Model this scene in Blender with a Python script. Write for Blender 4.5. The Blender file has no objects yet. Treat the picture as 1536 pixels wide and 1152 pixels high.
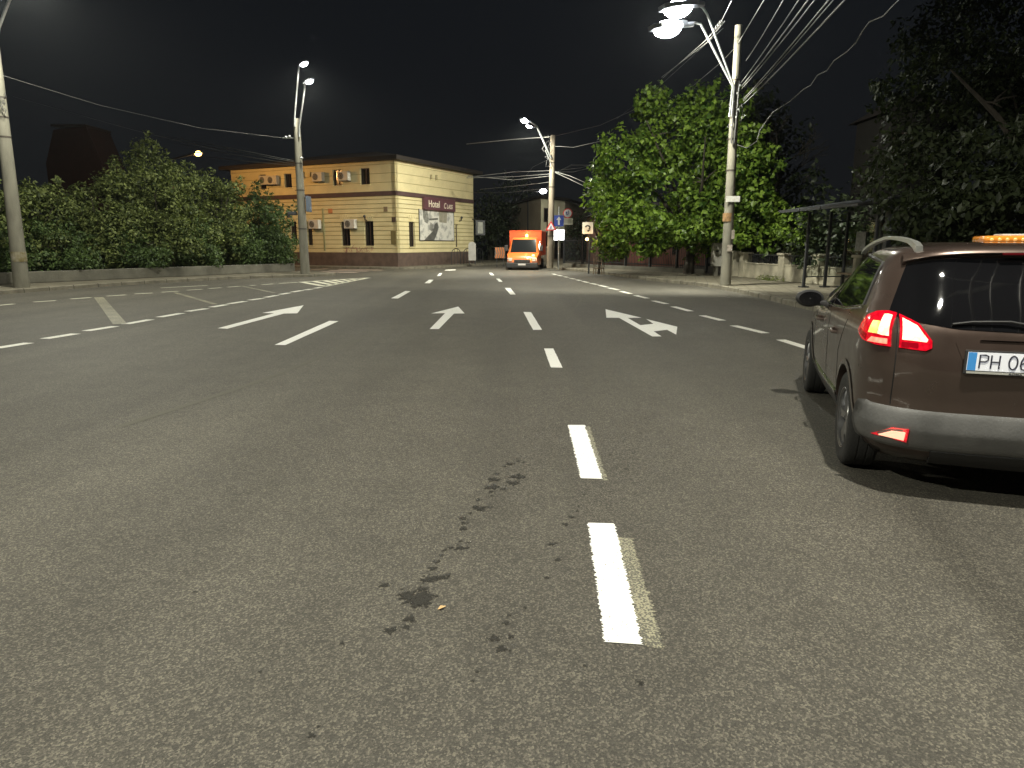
import bpy, bmesh, math, random
import numpy as np
from mathutils import Vector, Matrix
from mathutils.bvhtree import BVHTree
R = math.radians
scene = bpy.context.scene
COL = scene.collection
random.seed(7)
rng = np.random.default_rng(11)

# ---------------------------------------------------------------- camera, world, exposure
FPX, EYE, PITCH = 1010.0, 1.55, R(11.75)
cam_d = bpy.data.cameras.new("camera")
cam = bpy.data.objects.new("camera", cam_d)
COL.objects.link(cam)
cam.location = (0, 0, EYE)
cam.rotation_euler = (R(90) - PITCH, 0, 0)
cam_d.sensor_width = 36.0
cam_d.lens = 36.0 * FPX / 1536.0
cam_d.clip_start, cam_d.clip_end = 0.05, 1200
scene.camera = cam
scene.view_settings.view_transform = 'Standard'
scene.view_settings.look = 'None'
scene.view_settings.exposure = 0.0
scene.view_settings.gamma = 1.0
scene.render.resolution_x, scene.render.resolution_y = 1024, 768
try:
    scene.cycles.use_light_tree = True
    scene.cycles.max_bounces = 6
    scene.cycles.sample_clamp_indirect = 3.0
except Exception:
    pass

world = bpy.data.worlds.new("World")
scene.world = world
world.use_nodes = True
wn = world.node_tree
bg = wn.nodes["Background"]
tc = wn.nodes.new("ShaderNodeTexCoord")
sx = wn.nodes.new("ShaderNodeSeparateXYZ")
cr = wn.nodes.new("ShaderNodeValToRGB")      # night sky: slightly brighter towards the town's horizon
wn.links.new(tc.outputs["Generated"], sx.inputs[0])
wn.links.new(sx.outputs["Z"], cr.inputs[0])
cr.color_ramp.elements[0].position = 0.0
cr.color_ramp.elements[0].color = (0.0056, 0.0060, 0.0066, 1)
cr.color_ramp.elements[1].position = 0.7
cr.color_ramp.elements[1].color = (0.0034, 0.0046, 0.0066, 1)
wn.links.new(cr.outputs[0], bg.inputs[0])
bg.inputs[1].default_value = 1.4

LAMP_K = 3.0           # overall street-lamp power
# ---------------------------------------------------------------- photograph -> place
def ray(u, v):
    a = (u - 768.0) / FPX
    b = -(v - 576.0) / FPX
    c, s = math.cos(PITCH), math.sin(PITCH)
    return Vector((a, c + b * s, -s + b * c))
def G(u, v, z=0.0):
    d = ray(u, v); t = (z - EYE) / d.z
    return Vector((d.x * t, d.y * t, z))
def P(u, v, y):
    d = ray(u, v); t = y / d.y
    return Vector((d.x * t, y, EYE + d.z * t))

# ---------------------------------------------------------------- materials
MATS = {}
def mat(name, col, rough=0.6, metal=0.0, var=0.0, vscale=5.0, bump=0.0, bscale=30.0, emit=None, estr=0.0,
        coat=0.0, spec=0.5, detail=4.0, col2=None, stretch=None):
    if name in MATS: return MATS[name]
    m = bpy.data.materials.new(name); m.use_nodes = True
    nt = m.node_tree; b = nt.nodes["Principled BSDF"]
    b.inputs["Base Color"].default_value = (*col, 1)
    b.inputs["Roughness"].default_value = rough
    b.inputs["Metallic"].default_value = metal
    b.inputs["Specular IOR Level"].default_value = spec
    if coat:
        b.inputs["Coat Weight"].default_value = coat
        b.inputs["Coat Roughness"].default_value = 0.06
    tcn = None
    if var or bump:
        tcn = nt.nodes.new("ShaderNodeTexCoord")
        src = tcn.outputs["Object"]
        if stretch:
            mp = nt.nodes.new("ShaderNodeMapping"); mp.inputs["Scale"].default_value = stretch
            nt.links.new(src, mp.inputs[0]); src = mp.outputs[0]
    if var:
        n = nt.nodes.new("ShaderNodeTexNoise"); n.inputs["Scale"].default_value = vscale; n.inputs["Detail"].default_value = detail
        nt.links.new(src, n.inputs["Vector"])
        r = nt.nodes.new("ShaderNodeValToRGB")
        r.color_ramp.elements[0].position = 0.3; r.color_ramp.elements[1].position = 0.7
        c2 = col2 if col2 else tuple(min(1, c * (1 + var)) for c in col)
        r.color_ramp.elements[0].color = (*[c * (1 - var) for c in col], 1)
        r.color_ramp.elements[1].color = (*c2, 1)
        nt.links.new(n.outputs["Fac"], r.inputs[0]); nt.links.new(r.outputs[0], b.inputs["Base Color"])
    if bump:
        n = nt.nodes.new("ShaderNodeTexNoise"); n.inputs["Scale"].default_value = bscale; n.inputs["Detail"].default_value = 5
        nt.links.new(src, n.inputs["Vector"])
        bp = nt.nodes.new("ShaderNodeBump"); bp.inputs["Strength"].default_value = bump; bp.inputs["Distance"].default_value = 0.02
        nt.links.new(n.outputs["Fac"], bp.inputs["Height"]); nt.links.new(bp.outputs[0], b.inputs["Normal"])
    if emit:
        b.inputs["Emission Color"].default_value = (*emit, 1)
        b.inputs["Emission Strength"].default_value = estr
    MATS[name] = m
    return m

def leaf_mat(name, c1, c2, trans=0.35, rough=0.45, spec=0.5):
    m = bpy.data.materials.new(name); m.use_nodes = True
    nt = m.node_tree; b = nt.nodes["Principled BSDF"]
    ge = nt.nodes.new("ShaderNodeNewGeometry")
    r = nt.nodes.new("ShaderNodeValToRGB")
    r.color_ramp.elements[0].color = (*c1, 1); r.color_ramp.elements[1].color = (*c2, 1)
    nt.links.new(ge.outputs["Random Per Island"], r.inputs[0])
    nt.links.new(r.outputs[0], b.inputs["Base Color"])
    b.inputs["Roughness"].default_value = rough
    b.inputs["Specular IOR Level"].default_value = spec
    tr = nt.nodes.new("ShaderNodeBsdfTranslucent")
    hs = nt.nodes.new("ShaderNodeMixRGB"); hs.blend_type = 'MULTIPLY'; hs.inputs[0].default_value = 1
    hs.inputs[2].default_value = (1.2, 1.35, 0.5, 1)
    nt.links.new(r.outputs[0], hs.inputs[1]); nt.links.new(hs.outputs[0], tr.inputs[0])
    mx = nt.nodes.new("ShaderNodeMixShader"); mx.inputs[0].default_value = trans
    nt.links.new(b.outputs[0], mx.inputs[1]); nt.links.new(tr.outputs[0], mx.inputs[2])
    nt.links.new(mx.outputs[0], nt.nodes["Material Output"].inputs[0])
    return m

def asphalt_mat():
    m = bpy.data.materials.new("asphalt"); m.use_nodes = True
    nt = m.node_tree; b = nt.nodes["Principled BSDF"]; L = nt.links.new
    tcn = nt.nodes.new("ShaderNodeTexCoord"); o = tcn.outputs["Object"]
    def noise(s, d, rough=0.5):
        n = nt.nodes.new("ShaderNodeTexNoise"); n.inputs["Scale"].default_value = s; n.inputs["Detail"].default_value = d
        n.inputs["Roughness"].default_value = rough
        L(o, n.inputs["Vector"]); return n.outputs["Fac"]
    def ramp(src, p0, c0, p1, c1):
        r = nt.nodes.new("ShaderNodeValToRGB"); e = r.color_ramp.elements
        e[0].position, e[0].color, e[1].position, e[1].color = p0, (*c0, 1), p1, (*c1, 1)
        L(src, r.inputs[0]); return r.outputs[0]
    def mul(a, b_, f=1.0):
        x = nt.nodes.new("ShaderNodeMixRGB"); x.blend_type = 'MULTIPLY'; x.inputs[0].default_value = f
        L(a, x.inputs[1]); L(b_, x.inputs[2]); return x.outputs[0]
    base = ramp(noise(0.22, 5, 0.55), 0.3, (0.072, 0.0675, 0.0585), 0.7, (0.094, 0.088, 0.0755))
    mid = ramp(noise(2.2, 6, 0.6), 0.3, (0.90, 0.90, 0.90), 0.7, (1.08, 1.08, 1.08))
    vo = nt.nodes.new("ShaderNodeTexVoronoi"); vo.inputs["Scale"].default_value = 135; L(o, vo.inputs["Vector"])
    bw = nt.nodes.new("ShaderNodeRGBToBW"); L(vo.outputs["Color"], bw.inputs[0])
    chips = nt.nodes.new("ShaderNodeValToRGB"); e = chips.color_ramp.elements      # aggregate: pale stones between dark binder
    e[0].position, e[0].color = 0.25, (0.66, 0.66, 0.67, 1)
    e[1].position, e[1].color = 0.6, (1.0, 1.0, 0.98, 1)
    q = e.new(0.84); q.color = (1.95, 1.92, 1.8, 1)
    L(bw.outputs[0], chips.inputs[0])
    fine = ramp(noise(260, 2), 0.35, (0.72, 0.72, 0.72), 0.65, (1.28, 1.28, 1.28))
    patch = ramp(noise(14, 4, 0.6), 0.35, (0.94, 0.94, 0.94), 0.65, (1.06, 1.06, 1.06))
    # long faint lanes polished by tyres
    mp = nt.nodes.new("ShaderNodeMapping"); mp.inputs["Scale"].default_value = (1.0, 0.05, 1); L(o, mp.inputs[0])
    ln = nt.nodes.new("ShaderNodeTexNoise"); ln.inputs["Scale"].default_value = 0.9; ln.inputs["Detail"].default_value = 3; L(mp.outputs[0], ln.inputs["Vector"])
    lanes = ramp(ln.outputs["Fac"], 0.35, (0.84, 0.84, 0.84), 0.65, (1.1, 1.1, 1.09))
    c = mul(mul(mul(mul(mul(base, mid), chips.outputs[0]), fine), patch), lanes)
    L(c, b.inputs["Base Color"])
    b.inputs["Roughness"].default_value = 0.72
    b.inputs["Specular IOR Level"].default_value = 0.35
    bp = nt.nodes.new("ShaderNodeBump"); bp.inputs["Strength"].default_value = 0.55; bp.inputs["Distance"].default_value = 0.004
    L(vo.outputs["Distance"], bp.inputs["Height"])
    L(bp.outputs[0], b.inputs["Normal"])
    return m

def paint_mat(name, col, wear):
    """Road paint: worn through to the stones of the asphalt along its edges and in patches."""
    m = bpy.data.materials.new(name); m.use_nodes = True
    nt = m.node_tree; b = nt.nodes["Principled BSDF"]; L = nt.links.new
    o = nt.nodes.new("ShaderNodeTexCoord").outputs["Object"]
    n = nt.nodes.new("ShaderNodeTexNoise"); n.inputs["Scale"].default_value = 95; n.inputs["Detail"].default_value = 3; L(o, n.inputs["Vector"])
    n2 = nt.nodes.new("ShaderNodeTexNoise"); n2.inputs["Scale"].default_value = 1.6; n2.inputs["Detail"].default_value = 3; L(o, n2.inputs["Vector"])
    ad = nt.nodes.new("ShaderNodeMath"); ad.operation = 'MULTIPLY_ADD'; ad.inputs[1].default_value = 0.35
    L(n2.outputs["Fac"], ad.inputs[0]); L(n.outputs["Fac"], ad.inputs[2])
    r = nt.nodes.new("ShaderNodeValToRGB"); e = r.color_ramp.elements
    e[0].position, e[0].color = wear, (0.09, 0.086, 0.07, 1)
    e[1].position, e[1].color = wear + 0.05, (*col, 1)
    L(ad.outputs[0], r.inputs[0]); L(r.outputs[0], b.inputs["Base Color"])
    b.inputs["Roughness"].default_value = 0.6
    bp = nt.nodes.new("ShaderNodeBump"); bp.inputs["Strength"].default_value = 0.3; bp.inputs["Distance"].default_value = 0.003
    L(n.outputs["Fac"], bp.inputs["Height"]); L(bp.outputs[0], b.inputs["Normal"])
    return m

# ---------------------------------------------------------------- objects
def tag(o, label=None, cat=None, group=None, kind=None):
    if label: o["label"] = label
    if cat: o["category"] = cat
    if group: o["group"] = group
    if kind: o["kind"] = kind
    return o
def empty(name, loc=(0, 0, 0), rz=0.0, label=None, cat=None, group=None):
    o = bpy.data.objects.new(name, None); COL.objects.link(o)
    o.location = loc; o.rotation_euler = (0, 0, rz); o.empty_display_size = 0.2
    return tag(o, label, cat, group)

class MB:
    def __init__(s): s.v = []; s.f = []; s.mi = []; s.cur = 0
    def add(s, vs, fs):
        k = len(s.v); s.v += [tuple(p) for p in vs]; s.f += [tuple(i + k for i in f) for f in fs]; s.mi += [s.cur] * len(fs)
        return s
    def box(s, cx, cy, cz, dx, dy, dz, rz=0.0, M=None):
        vs = []
        for z in (-.5, .5):
            for x, y in ((-.5, -.5), (.5, -.5), (.5, .5), (-.5, .5)):
                p = Vector((x * dx, y * dy, z * dz))
                if rz: p = Matrix.Rotation(rz, 3, 'Z') @ p
                p = p + Vector((cx, cy, cz))
                vs.append(M @ p if M else p)
        return s.add(vs, [(3, 2, 1, 0), (4, 5, 6, 7), (0, 1, 5, 4), (1, 2, 6, 5), (2, 3, 7, 6), (3, 0, 4, 7)])
    def bbox(s, cx, cy, cz, dx, dy, dz, b=0.02, M=None, seg=2):
        """box with rounded edges"""
        bm = bmesh.new(); bmesh.ops.create_cube(bm, size=1)
        for v in bm.verts: v.co = Vector((v.co.x * dx, v.co.y * dy, v.co.z * dz))
        bmesh.ops.bevel(bm, geom=bm.edges[:], offset=b, segments=seg, affect='EDGES', profile=0.6)
        bm.verts.index_update()
        vs = [v.co + Vector((cx, cy, cz)) for v in bm.verts]
        if M: vs = [M @ p for p in vs]
        s.add(vs, [[v.index for v in f.verts] for f in bm.faces]); bm.free(); return s
    def tube(s, pts, rad, n=8, cap=True):
        pts = [Vector(p) for p in pts]
        if not hasattr(rad, '__len__'): rad = [rad] * len(pts)
        k = len(s.v); up = Vector((0, 0, 1)); ref = None
        for i, p in enumerate(pts):
            d = (pts[min(i + 1, len(pts) - 1)] - pts[max(i - 1, 0)]).normalized()
            if ref is None:
                ref = d.orthogonal().normalized()
            ref = (ref - d * ref.dot(d)).normalized(); q = d.cross(ref)
            for j in range(n):
                a = 2 * math.pi * j / n
                s.v.append(tuple(p + (ref * math.cos(a) + q * math.sin(a)) * rad[i]))
        for i in range(len(pts) - 1):
            for j in range(n):
                s.f.append((k + i * n + j, k + i * n + (j + 1) % n, k + (i + 1) * n + (j + 1) % n, k + (i + 1) * n + j)); s.mi.append(s.cur)
        if cap:
            s.f.append(tuple(k + j for j in reversed(range(n)))); s.mi.append(s.cur)
            e = k + (len(pts) - 1) * n
            s.f.append(tuple(e + j for j in range(n))); s.mi.append(s.cur)
        return s
    def lathe(s, prof, n=24, M=None, axis='Z'):
        k = len(s.v)
        for (r, h) in prof:
            for j in range(n):
                a = 2 * math.pi * j / n
                p = Vector((r * math.cos(a), r * math.sin(a), h)) if axis == 'Z' else Vector((r * math.cos(a), h, r * math.sin(a)))
                s.v.append(tuple(M @ p if M else p))
        for i in range(len(prof) - 1):
            for j in range(n):
                s.f.append((k + i * n + j, k + i * n + (j + 1) % n, k + (i + 1) * n + (j + 1) % n, k + (i + 1) * n + j)); s.mi.append(s.cur)
        return s
    def prism(s, poly, h0, h1, M=None):
        """poly in xy, extruded from h0 to h1 in z"""
        n = len(poly)
        vs = [Vector((p[0], p[1], h0)) for p in poly] + [Vector((p[0], p[1], h1)) for p in poly]
        if M: vs = [M @ p for p in vs]
        return s.add(vs, [tuple(reversed(range(n))), tuple(range(n, 2 * n))] + [(i, (i + 1) % n, n + (i + 1) % n, n + i) for i in range(n)])
    def ball(s, c, r, nu=12, nv=8, M=None):
        rr = r if hasattr(r, '__len__') else (r, r, r); vs = []; fs = []
        for i in range(nv + 1):
            t = math.pi * i / nv
            for j in range(nu):
                a = 2 * math.pi * j / nu
                p = Vector((rr[0] * math.sin(t) * math.cos(a), rr[1] * math.sin(t) * math.sin(a), rr[2] * math.cos(t)))
                if M: p = M @ p
                vs.append(p + Vector(c))
        for i in range(nv):
            for j in range(nu):
                fs.append((i * nu + j, (i + 1) * nu + j, (i + 1) * nu + (j + 1) % nu, i * nu + (j + 1) % nu))
        return s.add(vs, fs)
    def build(s, name, m, parent=None, smooth=None, world=False, loc=None):
        me = bpy.data.meshes.new(name)
        me.from_pydata(s.v, [], s.f); me.validate(clean_customdata=False)
        ms = m if isinstance(m, (list, tuple)) else [m]
        for q in ms: me.materials.append(q)
        if len(ms) > 1 and len(me.polygons) == len(s.mi):
            me.polygons.foreach_set("material_index", s.mi)
        bm = bmesh.new(); bm.from_mesh(me); bmesh.ops.recalc_face_normals(bm, faces=bm.faces[:]); bm.to_mesh(me); bm.free()
        if smooth is not None:
            me.polygons.foreach_set("use_smooth", [True] * len(me.polygons))
            me.set_sharp_from_angle(angle=R(smooth))
        o = bpy.data.objects.new(name, me); COL.objects.link(o)
        if parent is not None:
            o.parent = parent
            if world:
                bpy.context.view_layer.update()
                o.matrix_parent_inverse = parent.matrix_world.inverted()
        elif loc is not None:      # vertices are in world space: move the origin to loc
            me.transform(Matrix.Translation(-Vector(loc))); o.location = loc
        return o
def copy_tree(o, parent=None):
    c = o.copy(); COL.objects.link(c)
    if parent is not None:
        c.parent = parent; c.matrix_parent_inverse = o.matrix_parent_inverse.copy()
    for ch in [x for x in scene.objects if x.parent == o]: copy_tree(ch, c)
    return c
def text_mesh(name, body, size, M, m, parent=None, extrude=0.004, sx=1.0, offset=0.0, shear=0.0, spacing=1.0, world=False):
    cu = bpy.data.curves.new(name, 'FONT'); cu.body = body; cu.size = size; cu.extrude = extrude
    cu.offset = offset; cu.shear = shear; cu.space_character = spacing; cu.align_x = 'LEFT'
    t = bpy.data.objects.new(name, cu); COL.objects.link(t)
    bpy.context.view_layer.update()
    me = bpy.data.meshes.new_from_object(t.evaluated_get(bpy.context.evaluated_depsgraph_get()))
    bpy.data.objects.remove(t); bpy.data.curves.remove(cu)
    me.transform(M @ Matrix.Diagonal((sx, 1, 1, 1)))
    me.materials.clear(); me.materials.append(m)
    me.name = name
    o = bpy.data.objects.new(name, me); COL.objects.link(o)
    if parent is not None:
        o.parent = parent
        if world:
            bpy.context.view_layer.update(); o.matrix_parent_inverse = parent.matrix_world.inverted()
    return o
# ---------------------------------------------------------------- common materials
asphalt = asphalt_mat()
white_paint = paint_mat("road_paint", (0.86, 0.86, 0.83), 0.46)
worn_paint = paint_mat("worn_road_paint", (0.30, 0.285, 0.20), 0.66)
aged2 = paint_mat("tyre_greyed_paint", (0.78, 0.775, 0.71), 0.53)
far_paint = paint_mat("aged_road_paint", (0.62, 0.61, 0.50), 0.50)
pink_paint = paint_mat("pinkish_road_paint", (0.62, 0.48, 0.42), 0.45)
concrete = mat("concrete_pole", (0.155, 0.148, 0.118), 0.85, var=0.28, vscale=3.0, bump=0.35, bscale=25, stretch=(1, 1, 0.35), detail=8)
wood_pole = mat("weathered_pole", (0.20, 0.17, 0.13), 0.85, var=0.3, vscale=4, bump=0.4, bscale=20, stretch=(1, 1, 0.2))
steel = mat("galvanised_steel", (0.52, 0.54, 0.55), 0.38, 0.85, var=0.15, vscale=8)
dark_metal = mat("dark_painted_metal", (0.035, 0.038, 0.042), 0.45, 0.3, var=0.2, vscale=6)
rust_band = mat("rusted_band", (0.06, 0.05, 0.042), 0.7, 0.5, var=0.3, vscale=30)
cable_m = mat("cable_sheath", (0.15, 0.15, 0.145), 0.5, var=0.15, vscale=2)
cable_dark = mat("black_cable_sheath", (0.06, 0.06, 0.062), 0.5)
lamp_glass = mat("lamp_glass", (0.9, 0.9, 0.9), 0.3, emit=(0.93, 0.97, 1.0), estr=42)
sodium_glass = mat("sodium_lamp_glass", (0.9, 0.6, 0.3), 0.3, emit=(1.0, 0.50, 0.12), estr=22)
for q in (lamp_glass, sodium_glass): q.cycles.emission_sampling = 'NONE'
housing = mat("lamp_housing", (0.22, 0.23, 0.24), 0.5, 0.4)
paving = mat("pavement_slabs", (0.150, 0.135, 0.100), 0.85, var=0.22, vscale=1.6, bump=0.5, bscale=22, detail=8)
kerb_m = mat("kerb_stone", (0.155, 0.142, 0.110), 0.85, var=0.35, vscale=3.5, bump=0.4, bscale=30, detail=8)
kerb_joint = mat("kerb_joint", (0.03, 0.028, 0.022), 0.95)
soil = mat("soil", (0.028, 0.022, 0.016), 0.95, var=0.4, vscale=3, bump=0.6, bscale=12)
plaster_wall = mat("rendered_garden_wall", (0.27, 0.25, 0.19), 0.9, var=0.38, vscale=2.2, bump=0.4, bscale=18, detail=9)
low_wall_m = mat("stained_low_wall", (0.11, 0.105, 0.085), 0.9, var=0.35, vscale=1.5, bump=0.4, bscale=14, detail=8)

# ---------------------------------------------------------------- ground
m = MB(); m.add([(-400, -60, 0), (400, -60, 0), (400, 600, 0), (-400, 600, 0)], [(0, 1, 2, 3)])
tag(m.build("road", asphalt), kind="structure")

def inset(pts, d, side):
    out = []
    for i, p in enumerate(pts):
        a = pts[max(i - 1, 0)]; b = pts[min(i + 1, len(pts) - 1)]
        t = Vector((b[0] - a[0], b[1] - a[1])).normalized()
        out.append((p[0] - t.y * d * side, p[1] + t.x * d * side))
    return out
def smooth_line(pts, n=6):
    pts = [Vector((p[0], p[1])) for p in pts]; out = []
    for i in range(len(pts) - 1):
        p0 = pts[max(i - 1, 0)]; p1 = pts[i]; p2 = pts[i + 1]; p3 = pts[min(i + 2, len(pts) - 1)]
        for k in range(n):
            t = k / n
            q = 0.5 * ((2 * p1) + (-p0 + p2) * t + (2 * p0 - 5 * p1 + 4 * p2 - p3) * t * t + (-p0 + 3 * p1 - 3 * p2 + p3) * t ** 3)
            out.append((q.x, q.y))
    out.append((pts[-1].x, pts[-1].y)); return out
KH = 0.13
def pavement(kerb, outer, side):
    """kerb: polyline of the kerb face at the road; side: +1 when the pavement lies to its left"""
    k = smooth_line(kerb); k2 = inset(k, 0.14, side)
    m = MB()      # kerb stones one metre long with thin joints
    acc = 0
    for i in range(len(k) - 1):
        a, b, a2, b2 = k[i], k[i + 1], k2[i], k2[i + 1]
        vs = [(a[0], a[1], -0.02), (b[0], b[1], -0.02), (b[0], b[1], KH - 0.02), (a[0], a[1], KH - 0.02),
              (a[0] + (a2[0] - a[0]) * .2, a[1] + (a2[1] - a[1]) * .2, KH), (b[0] + (b2[0] - b[0]) * .2, b[1] + (b2[1] - b[1]) * .2, KH),
              (a2[0], a2[1], KH), (b2[0], b2[1], KH)]
        m.add(vs, [(0, 1, 2, 3), (3, 2, 5, 4), (4, 5, 7, 6)])
    # joints between the stones
    d_acc = 0.0; m.cur = 1
    for i in range(len(k) - 1):
        a, b = Vector(k[i]), Vector(k[i + 1]); L = (b - a).length; t = (b - a) / max(L, 1e-6); q = Vector((-t.y, t.x)) * side
        s_ = (-d_acc) % 1.0
        while s_ < L:
            p = a + t * s_
            if 8 < p.y < 45:
                c = p + q * .066; m.box(c.x, c.y, KH / 2 - .004, .018, .142, KH + .012, rz=math.atan2(t.y, t.x))
            s_ += 1.0
        d_acc += L
    tag(m.build("kerb", [kerb_m, kerb_joint]), kind="structure")
    poly = [(p[0], p[1], KH - 0.004) for p in k2] + [(p[0], p[1], KH - 0.004) for p in outer]
    bm = bmesh.new(); f = bm.faces.new([bm.verts.new(p) for p in poly]); bmesh.ops.triangulate(bm, faces=[f])
    me = bpy.data.meshes.new("pavement"); bm.to_mesh(me); bm.free(); me.materials.append(paving)
    if me.polygons[0].normal.z < 0: me.flip_normals()
    o = bpy.data.objects.new("pavement", me); COL.objects.link(o); tag(o, kind="structure")

# slab joints on the pavement material
nt = paving.node_tree; b_ = nt.nodes["Principled BSDF"]
src = b_.inputs["Base Color"].links[0].from_socket
br = nt.nodes.new("ShaderNodeTexBrick"); br.inputs["Scale"].default_value = 1.0
br.inputs["Brick Width"].default_value = 0.4; br.inputs["Row Height"].default_value = 0.4; br.offset = 0.0
br.inputs["Mortar Size"].default_value = 0.012
br.inputs["Color1"].default_value = (0.9, 0.9, 0.9, 1); br.inputs["Color2"].default_value = (1.1, 1.1, 1.1, 1); br.inputs["Mortar"].default_value = (0.55, 0.55, 0.5, 1)
tcx = nt.nodes.new("ShaderNodeTexCoord"); mpx = nt.nodes.new("ShaderNodeMapping"); mpx.inputs["Rotation"].default_value = (0, 0, 0.25)
nt.links.new(tcx.outputs["Object"], mpx.inputs[0]); nt.links.new(mpx.outputs[0], br.inputs["Vector"])
mm = nt.nodes.new("ShaderNodeMixRGB"); mm.blend_type = 'MULTIPLY'; mm.inputs[0].default_value = 1
nt.links.new(src, mm.inputs[1]); nt.links.new(br.outputs["Color"], mm.inputs[2]); nt.links.new(mm.outputs[0], b_.inputs["Base Color"])

kr = [(9.5, -30), (8.0, -8), (7.35, 6)] + [tuple(G(u, v))[:2] for u, v in ((1222, 467), (1150, 449.5), (1096, 437), (1049, 429), (978, 421.5), (900, 411), (850, 405.5), (823, 403.2))] + [(1.6, 52), (1.9, 75), (3.0, 110)]
pavement(kr, [(60, 110), (60, -30)], -1)
kl = [(-26, -30), (-20, 2), (-17.3, 14)] + [tuple(G(u, v))[:2] for u, v in ((0, 442), (120, 432.5), (243, 424.6), (360, 418.5), (479, 415), (500, 413.6))]
tip = kl[-1]
kl += [(tip[0] - 0.35, tip[1] + 1.0), (-11.6, 36.4), (-20, 41), (-60, 60)]
pavement(kl, [(-90, 60), (-90, -30)], 1)

# ---------------------------------------------------------------- hotel frame
HC = G(597, 399.9, KH); HC.z = 0.0
dR = Vector((math.sin(R(25.9)), math.cos(R(25.9)), 0)); dL = Vector((-dR.y, dR.x, 0))
LR, LL, HH = 10.0, 14.1, 6.75
def on_wall(u, v, d):
    """pixel -> (distance along the wall from the corner, height)"""
    n = Vector((-d.y, d.x, 0)); r = ray(u, v); o = Vector((0, 0, EYE))
    t = (HC - o).dot(n) / r.dot(n); p = o + r * t
    return (p - HC).dot(d), p.z
kh = [HC + dL * 60 - dR * 1.6, HC + dL * 20 - dR * 1.5, HC + dL * 3 - dR * 1.5, HC - dR * 1.3 - dL * 0.5, HC - dL * 1.7 + dR * 0.6, HC - dL * 1.9 + dR * 5, HC - dL * 2.3 + dR * 11, HC - dL * 3 + dR * 20, HC - dL * 3.4 + dR * 60]
pavement([(p.x, p.y) for p in kh], [tuple((HC + dR * 60 + dL * 80))[:2]], 1)

# ---------------------------------------------------------------- road markings
ZP = 0.004
def ribbon(m, a, b, w, n=1, cut=None):
    """straight painted dash from a to b (ground points) of width w with slightly ragged edges"""
    a = Vector((a[0], a[1])); b = Vector((b[0], b[1])); d = (b - a); L = d.length; d.normalize(); q = Vector((-d.y, d.x))
    n = max(2, int(L / 0.035)) if (a.length < 9) else max(2, int(L / 0.4))
    j = 0.006 if a.length < 9 else 0.0
    l = []; r = []
    for i in range(n + 1):
        p = a + d * L * i / n
        p1 = p + q * (w / 2 + random.uniform(-j, j)); p2 = p - q * (w / 2 + random.uniform(-j, j))
        l.append((p1.x, p1.y, ZP)); r.append((p2.x, p2.y, ZP))
    m.add(l + r, [(i, i + 1, n + 2 + i, n + 1 + i) for i in range(n)])
def quad(m, pts, nsub=170, j=0.008, z=ZP):
    """quad marking given by its four corners in the photo (l-far, r-far, r-near, l-near)"""
    g = [G(*p) for p in pts]; A, B, C_, D = g
    l = []; r = []
    for i in range(nsub + 1):
        t = i / nsub
        a = A.lerp(D, t); b = B.lerp(C_, t); w = (b - a).normalized()
        l.append(a + w * random.uniform(-j, j) + Vector((0, 0, z))); r.append(b + w * random.uniform(-j, j) + Vector((0, 0, z)))
    n = nsub
    m.add(l + r, [(i, i + 1, n + 2 + i, n + 1 + i) for i in range(n)])
def struct(m, name, mt): return tag(m.build(name, mt), kind="structure")

m = MB()
quad(m, [(882, 785), (922, 786), (963, 968), (907, 964)])
quad(m, [(852, 638), (877, 638), (904, 719), (871, 718)])
for q in ([(816, 523), (830, 523), (844, 552), (826, 551.5)], [(785, 468), (796.5, 468.5), (813, 495), (799.5, 495)],
          [(757, 432), (765.6, 432), (773.5, 442), (765.6, 442)], [(744, 418), (749, 418), (754, 422.7), (748.5, 422.7)],
          [(733.5, 409.3), (737.5, 409.3), (741.5, 413), (736.5, 413)]): quad(m, q, 12, 0.003)
struct(m, "centre_line", white_paint)
m = MB()
quad(m, [(924, 806), (948, 808), (997, 975), (964, 969)], z=0.002, j=0.012)
quad(m, [(878, 640), (884, 640), (911, 721), (905, 721)], z=0.002, j=0.012)
struct(m, "worn_centre_line", worn_paint)
m = MB()
for q in ([(494, 481.5), (508, 482), (428, 518), (412, 517.6)], [(608, 436.5), (616, 437), (597, 448), (586.5, 447.6)],
          [(644, 419.6), (650.5, 419.8), (645, 425), (636.5, 424.8)], [(659, 409.8), (663.5, 409.8), (660.5, 414), (655.5, 414)],
          [(668, 404.6), (684, 404.2), (683, 405.6), (667, 406.0)]): quad(m, q, 10, 0.003)
struct(m, "lane_line", white_paint)
m = MB()
for a, b in (((1171, 509.8), (1230, 528)), ((1100, 488.5), (1148.5, 500)), ((1053, 473.4), (1084, 481)), ((1009.7, 460), (1036, 467)),
             ((979.6, 451.3), (1000, 456)), ((953, 443.2), (971, 447.6)), ((931.5, 437), (946, 440.7)), ((913, 432), (928, 435)),
             ((899, 428), (911, 430.8)), ((886, 425), (896, 427)), ((874, 422), (882, 424)), ((865, 419.7), (871, 421.2)),
             ((855, 417.3), (862, 418.8)), ((846.5, 415), (852, 416.4)), ((837, 412.8), (843, 414.2)), ((829, 410.8), (834, 412))):
    ribbon(m, G(*a), G(*b), 0.17)
struct(m, "bus_lane_line", aged2)
m = MB()
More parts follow.
